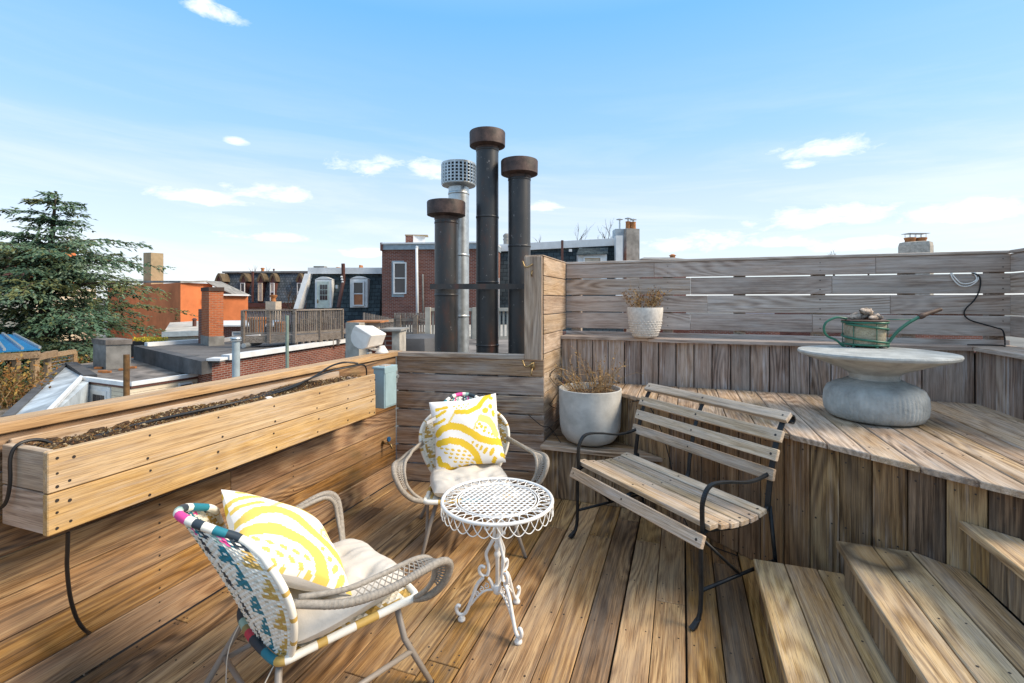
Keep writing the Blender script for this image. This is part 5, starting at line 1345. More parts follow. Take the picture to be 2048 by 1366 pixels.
def arch(parent, x0, x1, y0, y1, Y, fm, name='dormer_casing'):
    b = MB(); n = 9; pts = [px(x0, y1, Y), px(x0, y0 + 4, Y)]
    for k in range(n): t_ = k / (n - 1); pts.append(px(x0 - 1 + (x1 - x0 + 2) * t_, y0 + 5 - 6 * math.sin(math.pi * t_), Y))
    pts += [px(x1, y0 + 4, Y), px(x1, y1, Y)]
    b.prism(pts, (0, 1.0, 0)); return b.build(name, fm, parent)
Yf = Y - .55
dc = arch(mh, 630, 663, 554, 616, Yf, M['whitetrim'])
d_ = rect(mh, 'door', plain('pale_green_door', (.55, .60, .53), .5), 634.5, 658.5, 563, 616, Yf, .05, .06)
rect(d_, 'door_handle', M['brass'], 635.8, 637.4, 599, 606, Yf, .11, .06)
for i in range(3):
    for j in range(3): rect(d_, 'pane', M['glass'], 640.8 + i * 5.2, 644.9 + i * 5.2, 569.5 + j * 10.6, 578.6 + j * 10.6, Yf, .075, .03)
dc = arch(mh, 700, 735, 553, 615, Yf, M['whitetrim'])
sash(mh, 706.5, 729.5, 563, 612, Yf, .14, M['whitetrim'], (M['glass'], M['blind']), 2.6)
b = MB(); b.tube([(xx(678, Y - 1), Y - 1.1, zz(615, Y - 1)), (xx(683, Y - 1), Y - .7, zz(560, Y - 1)), (xx(685, Y - 1), Y - .9, zz(527, Y - 1))], .10, 10); b.build('leaning_pole', M['browntrim'], mh)
b = MB()
for (x_, y_) in ((683, 554), (684, 559), (685, 564)): b.lathe([(.02, -.05), (.07, -.02), (.07, .03), (.02, .06)], c=px(x_, y_, Y - 1.1), n=8)
b.build('insulators', M['whitetrim'], mh)
rect(mh, 'wall_lamp', M['whitetrim'], 672.5, 676, 570, 577, Yf, .1, .12)
for (x0, x1, y0) in ((627, 648, 532), (672, 676, 534), (718, 721, 530)):
    rect(mh, 'roof_vent', M['cement'] if x1 - x0 > 6 else M['terracotta'], x0, x1, y0, 540, Y + 2, 0, .5)

# ---- red brick building
Y = 24.5
rb_ = empty('brick_building', (xx(830, Y), Y, GZ), 0, 'dark red brick building with one tall sash window and white downpipe', 'building')
b = MB(); wallbox(b, (xx(764, Y), Y), (xx(990, Y), Y - .6), GZ, zz(500, Y), 8); b.build('wall', M['redbrick'], rb_, uv=True)
b = MB(); wallbox(b, (xx(763, Y), Y - .12), (xx(991, Y), Y - .72), zz(500, Y), zz(489.5, Y), 8.2); b.build('cornice', M['greytrim'], rb_)
b = MB(); wallbox(b, (xx(765, Y), Y - .2), (xx(991, Y), Y - .8), zz(489.4, Y), zz(486.5, Y), 8.3); b.build('coping', M['whitetrim'], rb_)
b = MB(); wallbox(b, (xx(762.5, Y), Y - .2), (xx(767, Y), Y - .2), zz(502, Y), zz(486, Y), .5); b.build('corbel', M['browntrim'], rb_)
rect(rb_, 'window_surround', M['greytrim'], 784.5, 817.5, 522, 594, Y, .12, .1)
sash(rb_, 788.5, 814.5, 525, 588, Y, .22, M['whitetrim'], (M['glass'], M['glass']), 2.6)
b = MB(); b.tube([(xx(834, Y - .3), Y - .4, zz(498, Y)), (xx(836, Y - .3), Y - .4, zz(665, Y))], .07, 10); b.tube([(xx(834, Y - .3), Y - .2, zz(492, Y)), (xx(834, Y - .3), Y - .4, zz(499, Y))], .09, 10); b.build('downpipe', M['whitetrim'], rb_, smooth=True)
b = MB(); b.tube([(xx(848, Y), Y - .35, zz(549, Y)), (xx(849, Y), Y - .35, zz(625, Y))], .045, 8); b.build('conduit', M['cement'], rb_, smooth=True)
b = MB(); wallbox(b, (xx(811, Y + 2), Y + 2), (xx(826, Y + 2), Y + 2), zz(488, Y), zz(470, Y + 2), .6); b.build('roof_chimney', M['redbrick'], rb_, uv=True)
b = MB(); wallbox(b, (xx(826.5, Y + 2), Y + 2), (xx(848, Y + 2), Y + 2.3), zz(488, Y), zz(471, Y + 2), .5); b.build('roof_hatch', M['whitetrim'], rb_)
b = MB(); wallbox(b, (xx(810, Y + 2), Y + 1.95), (xx(855, Y + 2), Y + 2.1), zz(471, Y + 2), zz(469, Y + 2), .7); b.build('hatch_cover', M['tan'], rb_)

# ---- long mansard house behind the flues
Y = 26.0
m2 = empty('mansard_house', (xx(1110, Y), Y, GZ), 0, 'long grey shingled mansard house with white cornice behind the flue pipes', 'house')
zc, zb_ = zz(503, Y), zz(660, Y); p0_, p1_ = xx(988, Y), xx(1233, Y)
b = MB(); b.hexa([(p0_, Y - 1.0, GZ), (p1_, Y - 2.0, GZ), (p1_, Y + 7, GZ), (p0_, Y + 7, GZ)], [(p0_, Y - 1.0, zb_), (p1_, Y - 2.0, zb_), (p1_, Y + 7, zb_), (p0_, Y + 7, zb_)]); b.build('lower_wall', M['redbrick'], m2, uv=True)
b = MB(); b.hexa([(p0_, Y - .7, zb_ + .002), (p1_, Y - 1.6, zb_ + .002), (p1_, Y + 6.9, zb_ + .002), (p0_, Y + 6.9, zb_ + .002)], [(p0_, Y + .3, zc), (p1_, Y - .6, zc + .25), (p1_, Y + 6.5, zc + .25), (p0_, Y + 6.5, zc)]); b.build('mansard_roof', M['shingle'], m2, uv=True)
b = MB(); b.hexa([(p0_, Y + .1, zc), (p1_, Y - .8, zc + .25), (p1_, Y + 7, zc + .25), (p0_, Y + 7, zc)], [(p0_, Y + .1, zc + .38), (p1_, Y - .8, zc + .63), (p1_, Y + 7, zc + .63), (p0_, Y + 7, zc + .38)]); b.build('cornice', M['whitetrim'], m2)
Y2 = Y - 1.3
b = MB(); wallbox(b, (xx(1232, Y2), Y2), (xx(1245.5, Y2), Y2), GZ, zz(471, Y2), .4); b.build('white_pier', M['whitetrim'], m2)
b = MB(); b.hexa([(xx(1245.6, Y2), Y2 + .05, GZ), (xx(1260, Y2), Y2 + 1.8, GZ), (xx(1260, Y2), Y2 + 7, GZ), (xx(1245.6, Y2), Y2 + 7, GZ)], [(xx(1245.6, Y2), Y2 + .05, zz(480, Y2)), (xx(1260, Y2), Y2 + 1.8, zz(484, Y2)), (xx(1260, Y2), Y2 + 7, zz(484, Y2)), (xx(1245.6, Y2), Y2 + 7, zz(480, Y2))]); b.build('gable_wall', M['orangebrick'], m2, uv=True)
Yd_ = Y - 1.0
b = MB(); b.prism([px(1153, 511, Yd_ - .3), px(1216, 507, Yd_ - .3), px(1217, 494, Yd_ + .6), px(1160, 497, Yd_ + .6)], (0, .05, .1)); b.build('dormer_roof', M['shingle'], m2, uv=True)
rect(m2, 'dormer_front', M['whitetrim'], 1156, 1213, 509, 560, Yd_, .1, .9)
sash(m2, 1166, 1202, 514, 556, Yd_, .2, M['whitetrim'], (M['curtain'], M['glass']), 2.5)
rect(m2, 'downpipe', M['browntrim'], 1121, 1125.5, 482, 560, Y - .7, .35, .12)
rect(m2, 'vent_plate', M['whitetrim'], 1137, 1143, 499, 504, Y - .4, .2, .1)
rect(m2, 'white_door', M['whitetrim'], 1045, 1052, 548, 650, Y - .7, .3, .2); rect(m2, 'dormer_door', M['whitetrim'], 985, 999, 556, 648, Y - 1, .3, .2)
b = MB(); b.lathe([(.17, zz(487, Y)), (.17, zz(472, Y)), (.2, zz(471, Y)), (.2, zz(468, Y)), (.15, zz(467, Y)), (.2, zz(464, Y)), (.2, zz(461, Y)), (.1, zz(457, Y))], c=(xx(1012, Y), Y + 2, 0), n=12); b.build('roof_vent', M['cement'], m2, auto=40)
Yc = Y + 1.0
cc = empty('chimney_stack', (xx(1257, Yc), Yc, 0), 0, 'grey rendered chimney stack with two clay pots and tin cowls', 'chimney')
b = MB(); wallbox(b, (xx(1233, Yc), Yc + .3), (xx(1252, Yc), Yc + .3), -2, zz(456, Yc), .8); b.build('side_stack', M['greytrim'], cc)
b = MB(); wallbox(b, (xx(1253, Yc), Yc), (xx(1281, Yc), Yc + .2), -2, zz(456.5, Yc), 1.0); b.build('main_stack', M['cement'], cc)
for (x_, r_, y0, y1, nm) in ((1259.5, 5, 457, 441, 'clay_pot'), (1269.5, 6, 457, 442, 'clay_pot')):
    b = MB(); rr = r_ / F * Yc; b.lathe([(rr * 1.05, zz(y0, Yc)), (rr, zz(y0 - 3, Yc)), (rr * .95, zz(y1 + 2, Yc)), (rr * 1.1, zz(y1, Yc)), (rr * .9, zz(y1 - .3, Yc))], c=(xx(x_, Yc), Yc + .4, 0), n=12); b.build(nm, M['terracotta'], cc, auto=40)
for (x_, y0, y1) in ((1242.5, 456, 435), (1259.5, 441, 433), (1270, 442, 435.5)):
    b = MB(); b.lathe([(.045, zz(y0, Yc)), (.045, zz(y1 + 2, Yc)), (.2, zz(y1 + 2, Yc)), (.18, zz(y1 + 1, Yc)), (.02, zz(y1 - 1, Yc))], c=(xx(x_, Yc), Yc + .4, 0), n=12); b.build('cowl', M['galv'], cc, auto=40)

# ---- far Victorian row with pointed dormers
Y = 52.0
vr = empty('victorian_row', (xx(530, Y), Y, GZ), 0, 'far slate mansard row with four pointed arch dormers above grey stone', 'building')
p0_, p1_ = xx(428, Y), xx(640, Y)
b = MB(); wallbox(b, (p0_, Y), (p1_, Y - 1), GZ, zz(614, Y), 10); b.build('stone_wall', M['stone'], vr, uv=True)
b = MB(); b.hexa([(p0_, Y + .2, zz(606, Y)), (p1_, Y - .8, zz(604, Y)), (p1_, Y + 9, zz(604, Y)), (p0_, Y + 9, zz(606, Y))], [(p0_ + .35, Y + 1.4, zz(545, Y)), (p1_, Y + .4, zz(541, Y)), (p1_, Y + 8, zz(541, Y)), (p0_ + .35, Y + 8, zz(545, Y))]); b.build('mansard_roof', M['scallop'], vr, uv=True)
b = MB(); wallbox(b, (p0_ - .3, Y - .5), (p1_, Y - 1.5), zz(614, Y), zz(606, Y), 10); b.build('cornice', M['browntrim'], vr)
b = MB(); wallbox(b, (p0_ + .2, Y + 1.1), (p1_, Y + .1), zz(545, Y), zz(541.5, Y), 8); b.build('roof_edge', M['cement'], vr)
for i, (x_, pm) in enumerate(((437, M['glass']), (486, M['glass']), (521, M['curtain']), (545, M['curtain']), (599, M['glass']))):
    w = 8.5; Yd_ = Y - .4; n = 11; pts = []
    for k in range(n): t_ = k / (n - 1) * 2 - 1; pts.append(px(x_ + w * t_, 563 - 17 * (1 - abs(t_) ** 1.7), Yd_))
    inner = []
    for k in range(n): t_ = k / (n - 1) * 2 - 1; inner.append(px(x_ + w * .55 * t_, 563 - 11 * (1 - abs(t_) ** 1.7), Yd_))
    b = MB()
    for k in range(n - 1): b.prism([pts[k], pts[k + 1], inner[k + 1], inner[k]], (0, 2.2, 0))
    hd = b.build('dormer_hood', M['hood'], vr)
    b = MB(); b.prism([px(x_ - 5.5, 604, Yd_ + .1), px(x_ - 5.5, 563, Yd_ + .1)] + [p + Vector((0, .1, 0)) for p in inner[1:-1]] + [px(x_ + 5.5, 563, Yd_ + .1), px(x_ + 5.5, 604, Yd_ + .1)], (0, 1.8, 0)); b.build('dormer_front', M['browntrim'], vr)
    sash(vr, x_ - 4.2, x_ + 4.2, 566, 602, Yd_, .12, M['whitetrim'] if i != 2 else M['curtain'], (pm, M['glass'] if i != 2 else M['curtain']), .9)
for x_ in (521, 565): sash(vr, x_ - 6, x_ + 6, 604.5 if False else 621, 642, Y, .1, M['browntrim'], (M['curtain'] if x_ == 521 else M['glass'], M['glass']), 1.0, False)
for (x_, y0, m_) in ((487, 531, M['terracotta']), (511, 533, M['browntrim']), (556, 538, M['browntrim'])):
    b = MB(); rr = (3.2 if y0 < 532 else 1.6) / F * Y; b.lathe([(rr, zz(543, Y)), (rr * .9, zz(y0 + 3, Y)), (rr * 1.3, zz(y0 + 2, Y)), (rr * 1.2, zz(y0, Y)), (rr * .5, zz(y0 - .5, Y))], c=(xx(x_, Y), Y + 4, 0), n=10); b.build('chimney_pot', m_, vr, auto=40)
rect(vr, 'downpipe', M['browntrim'], 505, 508, 543, 604, Y - .3, .2, .2)
Y = 31.0
b = MB(); wallbox(b, (xx(531, Y), Y), (xx(551, Y), Y), GZ, zz(603, Y), .8); o = b.build('far_chimney', M['curtain'], None); tag(o, 'cream rendered chimney seen over the timber deck railing', 'chimney')
b = MB(); b.lathe([(.16, zz(603, Y)), (.13, zz(597, Y)), (.22, zz(593, Y)), (.24, zz(590, Y)), (.1, zz(589.5, Y))], c=(xx(541, Y), Y + .4, 0), n=12); b.build('chimney_pot', M['terracotta'], o, auto=40)

# ---- rust coloured buildings
Y = 33.0
ru = empty('rust_building', (xx(360, Y), Y, GZ), 0, 'rust orange stucco building with glazed lean-to roof beyond the tar roof', 'building')
def corner_block(parent, name, m, xl, yl, Yl, xc, Yc_, xr, Yr, zt_l, z0, depthv=(0, 0)):
    pl_, pc_, pr_ = Vector((xx(xl, Yl), Yl, 0)), Vector((xx(xc, Yc_), Yc_, 0)), Vector((xx(xr, Yr), Yr, 0)); pb_ = pl_ + (pr_ - pc_)
    b = MB(); b.prism([p + UP * z0 for p in (pl_, pc_, pr_, pb_)], (0, 0, zt_l - z0)); return b.build(name, m, parent, uv=True)
corner_block(ru, 'tall_block', M['rustwall'], 215, 0, 44, 361, 33, 425, 35.5, zz(565, 33), GZ)
corner_block(ru, 'low_block', M['rustwall'], 405, 0, 36, 418, 34.6, 496, 36.5, zz(590, 35), GZ)
b = MB(); b.prism([p for p in (px(361, 565, 33), px(214, 565.5, 44), px(214, 561, 44), px(361, 561.5, 33))], (.2, .5, 0)); b.build('coping', M['cement'], ru)
b = MB(); b.prism([px(361, 563, 32.9), px(408, 561, 34.4), px(410, 565, 34.4), px(361, 566, 32.9)], (0, .4, .02)); b.build('coping', M['cement'], ru)
b = MB(); b.prism([px(404, 561, 34.5), px(408, 562, 34.5), px(473, 592, 36), px(468, 592, 36)], (-.5, 3, .05)); b.build('lean_to_glazing', M['cement'], ru)
b = MB(); b.bar(px(418, 589, 34.5), px(497, 590.5, 36.4), .35, .12); b.build('coping', M['whitetrim'], ru)
b = MB(); wallbox(b, (xx(283, 40), 40.2), (xx(302, 40), 40), GZ, zz(505, 40), .6); wallbox(b, (xx(302.05, 40), 40), (xx(313, 40), 40.8), GZ, zz(505, 40), .6); o = b.build('tan_chimney', M['tan']); tag(o, 'square tan chimney rising beside the cedar tree', 'chimney')
Y = 42.0
ra = empty('rust_building', (xx(20, Y), Y, GZ), 0, 'rust red building mostly hidden behind the cedar tree', 'building')
b = MB(); wallbox(b, (xx(60, Y), Y), (xx(150, Y), Y - 1), GZ, zz(492, Y), .9); b.build('wall', M['rustwall'], ra)
b = MB(); wallbox(b, (xx(58, Y), Y - .2), (xx(152, Y), Y - 1.2), zz(492, Y), zz(487, Y), 1.2); b.build('parapet', M['browntrim'], ra)
b = MB(); wallbox(b, (xx(-150, Y), Y + 2), (xx(59, Y), Y + 2), GZ, zz(500, Y), 1); b.build('rear_wing', M['redbrick'], ra, uv=True)
b = MB(); wallbox(b, (xx(-20, Y - 8), Y - 8), (xx(70, Y - 8), Y - 8), GZ, zz(575, Y - 8), 5); o = b.build('cream_building', M['siding'], None, uv=True); tag(o, 'cream sided building glimpsed through the cedar branches', 'building')
# white low roofs between chimney and rust block
Y = 25.0
wr_ = empty('white_roofed_house', (xx(370, Y), Y, GZ), 0, 'low house with pale membrane roof between the chimney and cedar', 'house')
b = MB(); b.prism([px(325, 668, 24), px(430, 664, 25), px(430, 640, 32.4), px(340, 645, 31)], (0, 0, -.15)); b.build('roof', plain('pale_membrane', (.50, .47, .42), .8, 0, .2, 1), wr_)
b = MB(); wallbox(b, (xx(325, 24), 24.02), (xx(430, 25), 25.02), GZ, zz(669, 24.5) - .1, .3); b.build('siding', M['siding'], wr_, uv=True)
b = MB(); b.bar(px(324, 669, 23.9), px(431, 665, 24.9), .2, .25); b.build('fascia', M['greytrim'], wr_)
b = MB(); b.lathe([(.1, zz(664, 28)), (.1, zz(640, 28)), (.15, zz(639, 28)), (.05, zz(636, 28))], c=(xx(389, 28), 28, 0), n=10); b.build('vent', M['browntrim'], wr_, auto=40)
Y = 26.0
bl_ = empty('low_brick_house', (xx(470, Y), Y, GZ), 0, 'low brick house with pale eaves and small window beside the timber deck', 'house')
b = MB(); wallbox(b, (xx(440, Y), Y), (xx(560, Y), Y + .3), GZ, zz(652, Y), 4); b.build('wall', M['redbrick'], bl_, uv=True)
b = MB(); b.prism([px(438, 653, Y - .2), px(560, 653, Y), px(560, 643, Y + 1.5), px(438, 644, Y + 1.2)], (0, 0, .08)); b.build('eaves', M['whitetrim'], bl_)
sash(bl_, 466, 490, 663, 682, Y, .1, M['whitetrim'], (M['paint_blue'], M['glass']), 1.6, False)

# ---- cream sided house close by
z2 = -.9
Cc, Lc, Rc = fl(260, 768, z2), fl(166, 756, z2), fl(424, 744, z2)
ch_ = empty('cream_house', (Cc.x, Cc.y, GZ), 0, 'cream clapboard house with tar roof, white door and blue coated side slope', 'house')
for p in (Cc, Lc, Rc): p.z = 0
Bc = Lc + (Rc - Cc) * 1.06 + Vector((-.3, .4, 0)); LL = Lc + (Lc - Cc) * .02
b = MB(); b.prism([p + UP * GZ for p in (Lc, Cc, Rc, Bc)], (0, 0, z2 - GZ - .10)); b.build('siding', M['siding'], ch_, uv=True)
back1 = fl(129, 731, z2); back1.z = 0; back2 = fl(300, 712, z2); back2.z = 0
b = MB(); b.prism([p + UP * (z2 - .02) for p in (Lc, Cc, Rc, back2, back1)], (0, 0, .02)); b.build('roof', M['tarlight'], ch_)
b = MB(); b.prism([p + UP * GZ for p in (Lc + Vector((.1, .3, 0)), Rc + Vector((-.2, .3, 0)), back2, back1)], (0, 0, z2 - GZ - .03)); b.build('rear_wall', M['cement'], ch_)
def edge_band(p, q, z0_, z1_, out, m_, nm):
    b = MB(); e2 = (q - p).normalized(); nn = Vector((e2.y, -e2.x, 0)) * out
    b.hexa([p + nn + UP * z0_, q + nn + UP * z0_, q - nn + UP * z0_, p - nn + UP * z0_], [p + nn + UP * z1_, q + nn + UP * z1_, q - nn + UP * z1_, p - nn + UP * z1_]); return b.build(nm, m_, ch_)
edge_band(Lc, Cc, z2 - .065, z2 + .05, .07, M['whitetrim'], 'gutter'); edge_band(Cc, Rc, z2 - .06, z2 + .05, .075, M['whitetrim'], 'gutter')
edge_band(Lc, Cc, z2 - .13, z2 - .067, .05, M['browntrim'], 'fascia'); edge_band(Cc, Rc, z2 - .13, z2 - .062, .05, M['browntrim'], 'fascia')
# upstand kerb at the back of the roof, the grey hatch
b = MB(); b.prism([back1 + UP * (z2 - .1), back1 + UP * (z2 + .12), Lc + UP * (z2 + .1), Lc + UP * (z2 - .1)], (.35, .1, 0)); b.build('kerb', M['tar'], ch_)
Yh = 16.6
hx0, hx1, hxm = xx(186, Yh + .7), xx(262, Yh + .35), xx(212, Yh)
hp_ = [Vector((hx0, Yh + .7, 0)), Vector((hxm, Yh, 0)), Vector((hx1, Yh + .35, 0))]; hp_.append(hp_[0] + hp_[2] - hp_[1])
hb_ = b = MB(); b.prism([p + UP * z2 for p in hp_], (0, 0, zz(690, Yh) - z2)); ho = b.build('roof_hatch', M['cement']); tag(ho, 'grey cement roof hatch with tarred lid on the cream house roof', 'roof hatch')
ce = sum(hp_, Vector()) / 4
b = MB(); b.prism([ce + (p - ce) * 1.07 + UP * (zz(690, Yh)) for p in hp_], (0, 0, .17)); b.build('lid', M['tarlight'], ho)
rd = random.Random(8)
for i, (x_, y_) in enumerate(((197, 738), (205, 745), (214, 746), (246, 741), (265, 737))):
    b = MB(); b.box(fl(x_, y_, z2) + UP * .04, (.22, .10, .065), (Vector((1, .2, 0)).normalized(), Vector((-.2, 1, 0)).normalized(), UP)); o = b.build('loose_brick', M['terracotta'])
    tag(o, ('loose orange brick closest to the grey hatch corner', 'loose orange brick at the front of the roof beside its pair', 'second loose orange brick of the front pair on the roof', 'loose orange brick just behind the rusty pipe', 'loose orange brick to the right of the rusty pipe')[i], 'brick', 'bricks on the cream house roof')
# door in the left face
e3 = (Cc - Lc).normalized(); n3 = Vector((e3.y, -e3.x, 0))
def onL(s, z): return Lc + e3 * s + UP * z
Ll = (Cc - Lc).length
def lrect(parent, nm, m_, s0, s1, za, zb2, out, th=.05):
    b = MB(); p = onL(s0, za) + n3 * out; q = onL(s1, za) + n3 * out
    b.hexa([p, q, q - n3 * th, p - n3 * th], [p + UP * (zb2 - za), q + UP * (zb2 - za), q - n3 * th + UP * (zb2 - za), p - n3 * th + UP * (zb2 - za)]); return b.build(nm, m_, parent)
dr = lrect(ch_, 'door_casing', M['whitetrim'], Ll * .10, Ll * .62, -3.2, z2 - .17, .04)
dd = lrect(dr, 'door', M['whitetrim'], Ll * .20, Ll * .56, -3.2, z2 - .29, .07)
for i in range(3):
    for j in range(2): lrect(dd, 'pane', M['glass'], Ll * (.29 + i * .085), Ll * (.36 + i * .085), z2 - .74 - j * .36, z2 - .42 - j * .36, .085)
o = lrect(ch_, 'wall_spigot', M['galv'], Ll * .68, Ll * .80, z2 - .72, z2 - .64, .12, .1)
e4 = (Rc - Cc).normalized(); n4 = Vector((e4.y, -e4.x, 0)); Lr = (Rc - Cc).length
def rrect(parent, nm, m_, s0, s1, za, zb2, out, th=.05):
    b = MB(); p = Cc + e4 * s0 + UP * za + n4 * out; q = Cc + e4 * s1 + UP * za + n4 * out
    b.hexa([p, q, q - n4 * th, p - n4 * th], [p + UP * (zb2 - za), q + UP * (zb2 - za), q - n4 * th + UP * (zb2 - za), p - n4 * th + UP * (zb2 - za)]); return b.build(nm, m_, parent)
wf_ = rrect(ch_, 'window', M['whitetrim'], Lr * .55, Lr * .72, z2 - .50, z2 - .20, .05)
rrect(wf_, 'pane', M['glass'], Lr * .565, Lr * .705, z2 - .45, z2 - .26, .06)
# blue coated slope going down to the left with dark edge and cheek
tl, tr = px(129, 733, 17.3), px(164, 753.5, 14.95)
bl0, br0 = px(18, 838, 11.3), px(92, 828, 10.9)
b = MB(); b.hexa([bl0 - UP * .1, br0 - UP * .1, tr - UP * .1, tl - UP * .1], [bl0, br0, tr, tl]); b.build('coated_slope', M['paint_blue'], ch_)
b = MB(); b.bar(bl0 + Vector((-.10, .06, .02)), tl + Vector((-.10, .06, .02)), .20, .10); b.build('slope_edge', M['tar'], ch_)
b = MB(); b.bar(br0 + Vector((.04, 0, .03)), tr + Vector((.03, -.02, .02)), .10, .08); b.build('barge_board', M['whitetrim'], ch_)
b = MB(); q = onL(Ll * .09, 0); b.prism([tr - UP * .05, q + UP * (z2 - .06), q + UP * -4, br0 + UP * -2, br0 - UP * .05], n3 * -.05 + Vector((.02, .05, 0))); b.build('cheek', M['paint_blue'], ch_)

# ---- black roof planter with yellow flowers
b = MB(); Y = 20.5; wallbox(b, (xx(262, Y), Y), (xx(322, Y + .3), Y + .3), zr - .6, zz(683, Y), .5); o = b.build('trough', M['iron']); tag(o, 'black trough of yellow flowers at the roof edge by the cedar', 'planter')
b = MB(); rd = random.Random(2)
for _ in range(900):
    s_ = rd.random(); c_ = Vector((xx(262 + 60 * s_, Y), Y + rd.uniform(.02, .5), zz(683, Y) + rd.uniform(-.02, .16))); r_ = rd.uniform(.02, .05); X = Vector([rd.uniform(-1, 1) for _ in range(3)]).normalized(); Y_ = X.orthogonal()
    b.add([c_ - X * r_, c_ + Y_ * r_ * .6, c_ + X * r_], [(0, 1, 2)], 0, rd.choice([(.65, .45, .04), (.5, .42, .06), (.25, .28, .05)]))
fo_ = b.build('flowers', M['dryleaf'], o); fo_['kind'] = 'stuff'

# ---- blue roofed pergola and wire fence at the far left
Y = 15.0
pg = empty('pergola', (xx(20, Y), Y, GZ), 0, 'wooden pergola with standing seam blue metal roof', 'pergola')
e0_, e1_ = px(-60, 709, 14.2), px(80, 700, 15.0); r0_, r1_ = px(-60, 668, 16.8), px(28, 672, 17.0)
b = MB(); b.prism([e0_, e1_, r1_, r0_], (0, 0, .05)); b.build('roof_sheet', M['bluemetal'], pg)
for t_ in (.02, .25, .48, .74, 1.0):
    b = MB(); b.bar(e0_.lerp(e1_, t_) + UP * .08, r0_.lerp(r1_, t_) + UP * .08, .06, .07); b.build('roof_rib', M['galv'], pg)
b = MB(); b.bar(e0_ - UP * .14, e1_ - UP * .14 , .12, .2); b.build('beam', M['bluewood'], pg)
b = MB(); b.bar(px(70, 716, 15.2), px(112, 706, 16.5), .1, .2); b.build('beam', M['bluewood'], pg)
for (x_, Y_) in ((33, 15.6), (70, 15.0)):
    b = MB(); b.box((xx(x_, Y_), Y_, (zz(708, Y_) + GZ) / 2), (.15, .15, zz(708, Y_) - GZ)); b.build('post', M['bluewood'], pg)
wfc = empty('wire_fence', (xx(120, 17), 17, GZ), 0, 'timber post fence with horizontal wires next to the pergola', 'fence')
for (x_, Y_) in ((95, 16.5), (148, 18.0)):
    b = MB(); b.box((xx(x_, Y_), Y_, (zz(703, Y_) + GZ) / 2), (.14, .14, zz(703, Y_) - GZ)); b.build('post', M['bluewood'], wfc)
b = MB(); b.bar(px(76, 714, 16.0), px(150, 703, 18.0), .08, .16); b.build('rail', M['bluewood'], wfc)
for k in range(6):
    b = MB(); b.tube([px(95, 719 + k * 7, 16.5), px(148, 711 + k * 6.2, 18.0)], .012, 4); b.build('wire', M['galv'], wfc)
b = MB(); b.prism([px(-80, 835, 13), px(20, 822, 13.4), px(60, 800, 16), px(-80, 800, 16)], (0, 0, -.2)); o = b.build('terrace', M['oldwood']); tag(o, kind='structure')

# ---- picket fence and pale rail behind the flues
pkf = empty('picket_fence', (xx(790, 17), 17, 0), 0, 'brown picket fence on the roof in front of the brick building', 'fence')
pk_me = None
def pickets(parent, p, q, n, h, m_, w=.055):
    b = MB(); b.box((0, 0, h / 2), (w, .03, h)); me = b.mesh('picket', m_)
    for k in range(n): link('picket', me, parent, Matrix.Translation(p.lerp(q, k / (n - 1.0))))
P0_, P1_ = px(728, 662, 15), px(808, 655, 19); pickets(pkf, P0_ - UP * .2, P1_ - UP * .5, 20, .78, M['oldwood'])
b = MB(); b.bar(px(722, 644, 14.9), px(812, 640, 18.9), .06, .10); b.build('rail', M['oldwood'], pkf)
P0_, P1_ = px(790, 668, 15.5), px(852, 668, 15.5); pickets(pkf, P0_ - UP * .0, P1_ - UP * .0, 13, .68, M['oldwood'])
for y_ in (640, 667): b = MB(); b.bar(px(788, y_, 15.45), px(853, y_, 15.45), .06, .09); b.build('rail', M['oldwood'], pkf)
for x_ in (797, 831): b = MB(); b.box(px(x_, 655, 15.4), (.13, .1, .8)); b.build('post', M['oldwood'], pkf)
b = MB(); wallbox(b, (xx(715, 14.5), 14.6), (xx(1060, 15.0), 15.0), GZ, zz(672, 15), 7); o = b.build('middle_house', M['stucco'], None); tag(o, 'stucco walled roof terrace house below the picket fence', 'house')
M['palewood'] = plain('cream_painted_wood', (.46, .42, .35), .8, 0, .2, 3)
prl = empty('pale_railing', (xx(940, 13), 13, 0), 0, 'cream painted roof railing seen between the flue pipes', 'railing')
P0_, P1_ = px(858, 690, 13.2), px(1055, 690, 13.0); pickets(prl, P0_, P1_, 26, 1.0, M['palewood'], .05)
for y_ in (619, 688): b = MB(); b.bar(px(852, y_, 13.15), px(1056, y_, 12.95), .14, .09); b.build('rail', M['palewood'], prl)
for x_ in (856, 950, 1050): b = MB(); b.box(px(x_, 655, 13.05), (.14, .14, 1.1)); b.build('post', M['palewood'], prl)

# ---- things over the right-hand fence
Y = 30.0
rc2 = empty('chimney_stack', (xx(1830, Y), Y, 0), 0, 'stone chimney with two clay pots above the right of the fence', 'chimney')
b = MB(); b.lathe([(.95, GZ), (.95, zz(492, Y)), (.90, zz(486, Y)), (.6, zz(484, Y))], c=(xx(1831, Y), Y, 0), n=8, fr=lambda r, z, a: r * (1 + .1 * math.cos(4 * a))); b.build('stack', M['stucco'], rc2)
for x_ in (1820, 1842):
    b = MB(); b.lathe([(.26, zz(485, Y)), (.27, zz(480, Y)), (.31, zz(478, Y)), (.31, zz(475.5, Y)), (.22, zz(475, Y))], c=(xx(x_, Y), Y, 0), n=12); pt = b.build('clay_pot', M['terracotta'], rc2, auto=40)
    b = MB()
    for k in range(4): a = R(45 + 90 * k); b.tube([(xx(x_, Y) + .24 * math.cos(a), Y + .24 * math.sin(a), zz(475.5, Y)), (xx(x_, Y) + .24 * math.cos(a), Y + .24 * math.sin(a), zz(468, Y))], .02, 4)
    b.box((xx(x_, Y), Y, zz(467.5, Y)), (.62, .62, .03)); b.build('cowl', M['galv'], pt)
Y = 34.0
fr_ = empty('slate_house', (xx(1330, Y), Y, GZ), 0, 'low grey slate roof just visible over the fence beside the chimney', 'house')
